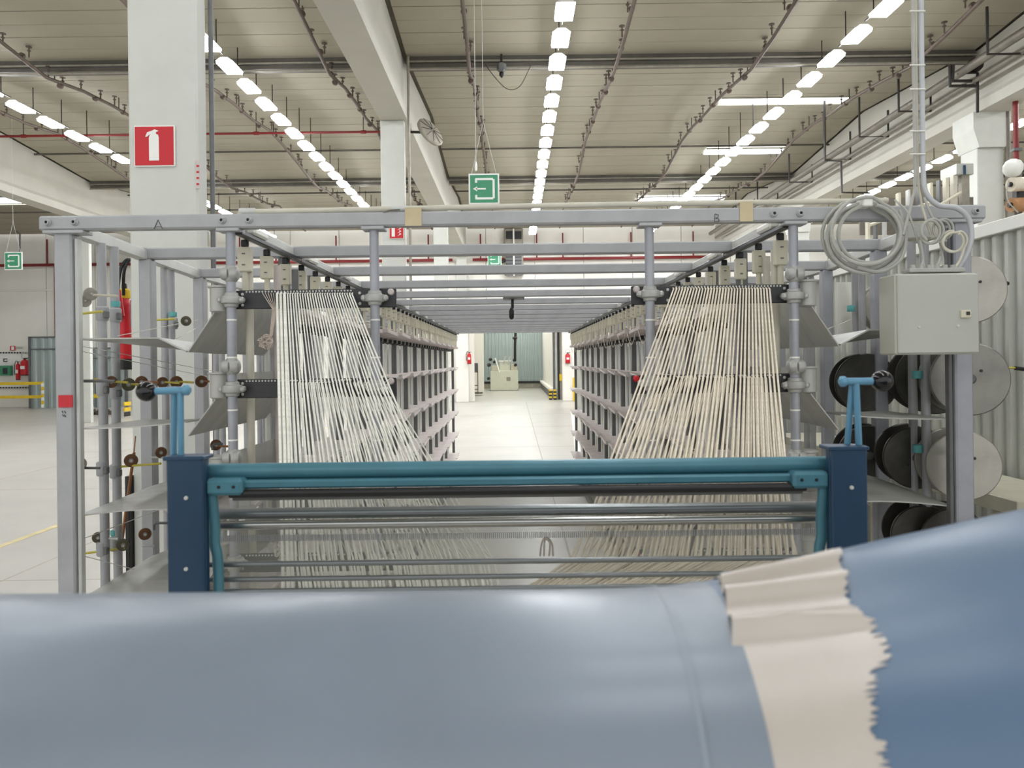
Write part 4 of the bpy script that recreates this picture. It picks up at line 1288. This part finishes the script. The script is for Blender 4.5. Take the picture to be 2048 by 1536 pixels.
# ================================================================== THINGS FURTHER OFF
def extinguisher(c, h, label, r=None, hose=True, ring=False):
    """c: middle of the cylinder"""
    r = r or h * 0.17
    t = thing('fire_extinguisher', label, 'fire extinguisher', c - Vector((0, 0, h / 2)), 'fire extinguishers')
    put('cylinder', lathe([(r * 0.9, -h / 2), (r, -h / 2 + 0.02), (r, h * 0.3), (r * 0.75, h * 0.42), (r * 0.3, h * 0.47), (r * 0.3, h * 0.5)], 'red', 20), t, c)
    put('valve', lathe([(r * 0.34, 0), (r * 0.34, h * 0.05), (r * 0.2, h * 0.07)], 'black', 12), t, c + Vector((0, 0, h * 0.5)))
    box('handle', c + Vector((r * 0.4, 0, h * 0.57)), (r * 1.4, r * 0.3, r * 0.2), 'black', t)
    box('label_plate', c + Vector((0, -r * 0.98, 0.0)), (r * 1.1, r * 0.12, h * 0.2), 'sign_white', t)
    put('base_ring', lathe([(r * 1.02, 0), (r * 1.02, h * 0.05)], 'black', 20), t, c - Vector((0, 0, h / 2)))
    if hose:
        tube('hose', smooth_path([c + Vector((0, 0, h * 0.55)), c + Vector((-r * 0.9, -r * 0.2, h * 0.6)), c + Vector((-r * 1.4, -r * 0.4, h * 0.3)), c + Vector((-r * 1.25, -r * 0.5, -h * 0.2))], 6), r * 0.16, 'black', t, 8)
    if ring:
        pts = [c + Vector((r * 0.9 * math.cos(a), 0, h * 0.72 + r * 0.9 * math.sin(a))) for a in [i * 6.2832 / 16 for i in range(16)]]
        tube('wall_hoop', pts, r * 0.1, 'steel_light', t, 6, True)
    return t
# the big one on the nearest column
c = P(246, 655, 5.7)
t = thing('fire_extinguisher', 'large red fire extinguisher with black hose and yellow collar by the nearest column', 'fire extinguisher', P(246, 735, 5.7), 'fire extinguishers')
h, r = 0.50, 0.066
put('cylinder', lathe([(r * 0.95, -h / 2), (r, -h / 2 + 0.03), (r, h * 0.33), (r * 0.7, h * 0.44), (r * 0.3, h * 0.48)], 'red', 24), t, c)
put('collar', lathe([(r * 0.55, 0), (r * 0.62, 0.01), (r * 0.62, 0.06), (r * 0.4, 0.075)], 'yellow', 16), t, c + Vector((0.015, 0, h * 0.44)))
put('valve', lathe([(r * 0.3, 0), (r * 0.3, 0.05), (r * 0.2, 0.06)], 'black', 12), t, c + Vector((0.015, 0, h * 0.55)))
box('label_plate', c + Vector((-0.03, -r - 0.002, 0.04)), (0.05, 0.006, 0.03), 'sign_white', t)
put('base_ring', lathe([(r * 1.05, -0.08), (r * 1.05, 0.0)], 'black', 20), t, c - Vector((0, 0, h / 2 - 0.01)))
tube('hose', smooth_path([P(247, 590, 5.66), P(248, 545, 5.6), P(256, 523, 5.6), P(266, 520, 5.6)], 6), 0.012, 'black', t, 8)
tube('hose', smooth_path([P(238, 640, 5.62), P(236, 580, 5.6), P(241, 540, 5.6), P(252, 521, 5.6), P(262, 519, 5.6)], 6), 0.013, 'black', t, 8)
tube('horn', [P(238, 580, 5.6), P(242, 632, 5.6)], [0.012, 0.026], 'red', t, 10)
box('wall_bracket', Vector((-2.83, 5.62, c.z + 0.1)), (0.06, 0.05, 0.2), 'steel_dark', t)

# safety corner at the far left
YW = FAR - 0.25
extinguisher(P(36, 743, YW - 0.1), 0.85, 'slim red extinguisher beside the green first-aid box on the far wall', 0.1)
extinguisher(P(50, 735, YW - 0.15), 0.8, 'red extinguisher with hoop, right of the slim one on the far wall', 0.2, False, True)
t = thing('first_aid_box', 'green first-aid box on the white far wall at the left edge', 'box', P(10, 740, YW))
span('box', P(1, 751, YW + 0.1), P(20, 731, YW - 0.1), 'green_sign', t)
span('window', P(6, 748, YW - 0.11), P(14, 736, YW - 0.13), 'dark_glass', t)
t = thing('wall_notice', 'pale notice board with striped border on the far wall', 'notice', P(30, 735, YW))
span('board', P(-30, 776, FAR - 0.01), P(61, 703, FAR - 0.05), 'sign_white', t)
for i in range(16):
    span('stripe', P(-28 + i * 5.6, 707, FAR - 0.06), P(-25.2 + i * 5.6, 704, FAR - 0.08), 'black', t, b=0.002)
    span('stripe', P(-28 + i * 5.6, 776.5, FAR - 0.06), P(-25.2 + i * 5.6, 774, FAR - 0.08), 'black', t, b=0.002)
for i in range(13):
    span('stripe', P(59, 712 + i * 5, FAR - 0.06), P(62, 709.5 + i * 5, FAR - 0.08), 'red', t, b=0.002)
span('pictogram', P(21, 701, FAR - 0.02), P(30, 692, FAR - 0.06), 'red', t)
span('pictogram', P(23, 700, FAR - 0.06), P(28, 693, FAR - 0.08), 'sign_white', t)
span('text_line', P(33, 696, FAR - 0.02), P(45, 693, FAR - 0.06), 'steel_light', t)
span('pictogram', P(7, 724, FAR - 0.05), P(14, 717, FAR - 0.08), 'ink', t)
span('pictogram', P(9, 722, FAR - 0.08), P(14, 719, FAR - 0.1), 'sign_white', t)
def shed_door(u0, u1, vt, vb, y, label, m='corrugated_blue'):
    a, b_ = P(u0, vb, y), P(u1, vt, y)
    t = thing('corrugated_door', label, 'door', (a.x, y, 0))
    w, hh = b_.x - a.x, b_.z
    put('sheet_panel', rib_mesh(w, hh, m, w / 4, 0.06), t, (a.x, y, 0.0))
    span('frame', (a.x - 0.06, y - 0.08, 0), (a.x + 0.02, y + 0.05, hh + 0.06), 'steel_dark', t)
    span('frame', (b_.x - 0.02, y - 0.08, 0), (b_.x + 0.06, y + 0.05, hh + 0.06), 'steel_dark', t)
    span('frame', (a.x, y - 0.08, hh), (b_.x, y + 0.05, hh + 0.06), 'steel_dark', t)
    span('rail', (a.x, y - 0.09, hh * 0.83), (b_.x, y - 0.05, hh * 0.845), 'steel_dark', t)
shed_door(62, 122, 675, 815, 36.6, 'pale blue corrugated door left of the grey corner post')
shed_door(187, 252, 697, 812, 36.9, 'pale corrugated door seen behind the left poles')
t = thing('guard_rail', 'yellow guard rail with a striped end post at the far left', 'guard rail', P(84, 815, 35.6))
for v in (767, 794):
    z = P(40, v, 35.6).z
    span('rail', (P(-60, v, 35.6).x, 35.55, z - 0.07), (P(86, v, 35.6).x, 35.65, z + 0.07), 'yellow', t)
for i in range(7):
    span('post_stripe', P(82, 815.5 - i * 7, 35.5), P(88, 808.5 - i * 7, 35.6), 'yellow' if i % 2 else 'sign_white', t)
t = thing('yellow_case', 'yellow and black boxes stacked by the column base', 'box', P(255, 830, 30))
span('box', P(247, 812, 29.8), P(262, 803, 30.3), 'yellow', t)
span('box', P(247, 823, 29.8), P(262, 814, 30.3), 'yellow', t)
q = P(261, 823, 30.3)
span('base', (P(248, 830, 29.85).x, 29.85, 0), (q.x, 30.3, q.z), 'black', t)
knm = thing('scrap_pile', 'dark pile of scrap on the floor behind the left poles', 'scrap', P(200, 832, 31))
for i in range(14):
    box('scrap_piece', P(183 + 3 * i, 829 - 3 * (i % 3), 31 + 0.1 * (i % 4)), (0.18, 0.16, 0.12), 'scrap', knm, b=0.03, rot=(i, i * 2.1, i * 0.7))
t = thing('signboard', 'small yellow sign on the pilaster behind the left poles', 'sign', P(190, 760, 36.3))
span('plate', P(187, 766, 36.3), P(197, 757, 36.34), 'yellow', t)
span('plate', P(187, 796, 36.3), P(197, 788, 36.34), 'yellow', t)
span('stem', P(191, 815, 36.32), P(193, 766, 36.36), 'steel_dark', t)

# machine and things at the end of the tunnel
YM = 50.5
c0 = P(981, 780, YM)
t = thing('far_machine', 'cream industrial machine with a grille at the end of the tunnel', 'machine', c0)
def mm(name, u0, v0, u1, v1, y0, y1, m, b=0.03, par=None):
    a, b_ = P(u0, v0, YM), P(u1, v1, YM)
    return span(name, (a.x, y0, max(0.0, a.z)), (b_.x, y1, b_.z), m, par or t, b=b)
bd = mm('cabinet_body', 981, 782, 1036, 741, YM, YM + 1.4, 'machine_cream')
mm('head', 999, 743, 1020, 722, YM + 0.1, YM + 1.0, 'machine_cream')
mm('head_lid', 997, 724, 1022, 721, YM + 0.05, YM + 1.1, 'white_plastic')
mm('grille', 1013, 762, 1021, 754, YM - 0.02, YM + 0.02, 'gutter_light', 0.005, bd)
mm('side_tray', 983, 742, 998, 731, YM + 0.1, YM + 0.8, 'cream')
mm('side_tray', 1022, 742, 1034, 728, YM + 0.1, YM + 0.8, 'cream')
mm('plinth', 979, 784, 1037, 780, YM - 0.05, YM + 1.5, 'steel_dark')
for u, v, r_ in ((978, 730, 0.13), (981, 719, 0.11), (989, 724, 0.1), (1029, 720, 0.12), (1031, 730, 0.1), (977, 757, 0.1)):
    put('pulley', lathe([(r_ * 0.5, -0.1), (r_, -0.06), (r_, 0.06), (r_ * 0.5, 0.1)], 'black', 14), t, P(u, v, YM - 0.1), (R(80), 0, R(20)))
rod('lever', P(990, 716, YM - 0.15), P(999, 745, YM - 0.15), 0.05, 'white_plastic', t)
for u in (1016, 1024, 1007):
    rod('pipe', P(u, 728, YM), P(u + 4, 712, YM), 0.04, 'steel_light', t, 6)
t = thing('drop_duct', 'thin black vertical drop pipe behind the far machine', 'pipe', P(1030, 720, YM - 0.3))
tube('pipe', [P(1030, 640, YM - 0.3), P(1031, 670, YM - 0.3), P(1030, 690, YM - 0.3), P(1030, 722, YM - 0.3)], 0.09, 'black', t, 8)
put('flange', lathe([(0.06, -0.2), (0.1, -0.1), (0.19, 0.02), (0.1, 0.1)], 'black', 12), t, P(1030, 676, YM - 0.3))
t = thing('dark_rack', 'dark metal rack half hidden by the left pillar at the tunnel end', 'rack', P(950, 788, 44))
span('cabinet', P(946, 743, 44.3), P(956, 726, 44.9), 'steel_dark', t)
for u in (947, 955):
    span('leg', P(u, 788, 44.2), P(u + 1.2, 728, 44.4), 'steel_dark', t)
for v in (743, 770, 778):
    span('shelf', P(946, v + 2, 44.2), P(957, v, 44.9), 'pipe_brown', t)
span('foot_plate', P(947, 787.5, 43.9), P(966, 784, 44.9), 'scrap', t)
for nm, u in (('left', 1101), ('right', 1110)):
    t = thing('bollard', '%s black and yellow striped bollard at the tunnel end' % nm, 'bollard', P(u, 797, 38.4), 'striped bollards')
    a, b_ = P(u - 2.8, 801, 38.3), P(u + 2.8, 779, 38.3)
    a.z = 0
    n = 6
    for i in range(n):
        span('stripe', (a.x, 38.3, (a.z if i == 0 else a.z + (b_.z - a.z) * i / n)), (b_.x, 38.5, a.z + (b_.z - a.z) * (i + 1) / n), 'yellow' if i % 2 else 'black', t)
extinguisher(P(938.5, 717, 36.9), 0.55, 'red fire extinguisher on the left pillar at the tunnel end', 0.1)
extinguisher(P(1135.5, 717, 36.85), 0.5, 'red fire extinguisher with hoop on the right pillar at the tunnel end', 0.12, False, True)
t = thing('corner_guard', 'yellow corner guard at the foot of the right pillar', 'guard', P(1148, 800, 36.9))
span('guard', P(1146.5, 812, 36.9), P(1150, 755, 37.0), 'yellow', t)
t = thing('yellow_notice', 'small yellow notice on the dark jamb at the tunnel end', 'notice', P(1122, 755, 41))
span('plate', P(1119, 762, 38.34), P(1125, 748, 38.38), 'yellow', t)

# machinery above the partition on the right
t = thing('tall_rack', 'pale tall rack of posts and panels beyond the partition', 'rack', (8.0, 15.2, 0))
YR = 14.6
for u, w, m_ in ((1880, 2, 'steel_dark'), (1893, 5, 'cream'), (1908, 7, 'cream_pipe'), (1925, 14, 'gutter_light'), (1862, 4, 'cream'), (1838, 4, 'steel_dark'), (1818, 3, 'steel_light'), (1798, 4, 'cream'), (1770, 3, 'steel_light'), (1752, 3, 'steel_dark'), (1736, 4, 'cream')):
    a, b_ = P(u, 470, YR), P(u + w, 340 + max(0, (1940 - u)) * 0.32, YR)
    span('rack_post', (a.x, YR, 0), (b_.x, YR + 0.12, b_.z), m_, t)
a, b_ = P(1910, 350, YR), P(1944, 328, YR)
span('header_panel', (a.x, YR - 0.05, a.z), (b_.x, YR + 0.5, b_.z), 'corrugated_pale', t)
span('blue_mark', P(1926, 349, YR - 0.06), P(1932, 330, YR - 0.08), 'navy', t)
rod('brace', P(1860, 422, YR - 0.1), P(1922, 385, YR - 0.1), 0.03, 'cream', t)
rod('brace', P(1740, 450, YR - 0.1), P(1860, 405, YR - 0.1), 0.03, 'cream', t)
span('back_panel', P(1720, 470, YR + 0.6), P(1944, 395, YR + 0.65), 'pipe_grey', t)
t = thing('bobbin_arm', 'pale bobbins and brown rolls on a machine at the right edge', 'bobbins', P(2030, 380, 9.0))
put('ball', lathe([(0.01, -0.11), (0.06, -0.095), (0.095, -0.06), (0.11, 0), (0.095, 0.06), (0.06, 0.095), (0.01, 0.11)], 'white_plastic', 20), t, P(2026, 336, 9.0), (R(30), 0, 0))
for v, m_ in ((369, 'yarn_cream'), (410, 'orange_roll')):
    p = P(2022, v, 9.0)
    rod('yarn_roll', p, p + Vector((0.5, 0.1, 0.03)), 0.085, m_, t, 18)
    rod('roll_core', p - Vector((0.03, 0, 0)), p + Vector((0.02, 0, 0)), 0.03, 'black', t, 12)
box('arm_block', P(2042, 390, 9.1), (0.16, 0.12, 0.16), 'black', t, b=0.02)
tube('cable', smooth_path([P(2018, 360, 8.95), P(2013, 385, 8.95), P(2018, 405, 8.95), P(2036, 425, 8.95)], 6), 0.008, 'cable_grey', t, 6)
span('mast', (P(2030, 470, 9.1).x, 9.1, 0), (P(2046, 470, 9.1).x, 9.22, P(2030, 345, 9.1).z), 'pipe_grey', t)
t = thing('red_riser', 'red vertical riser pipe right of the right column', 'pipe', P(2033, 430, 15.5))
p = P(2032, 300, 15.4)
rod('pipe', (p.x, p.y, 0.0), (p.x, p.y, ZV - 0.3), 0.055, 'red_pipe', t)
box('clip', (p.x, p.y, p.z), (0.16, 0.14, 0.06), 'steel_dark', t)
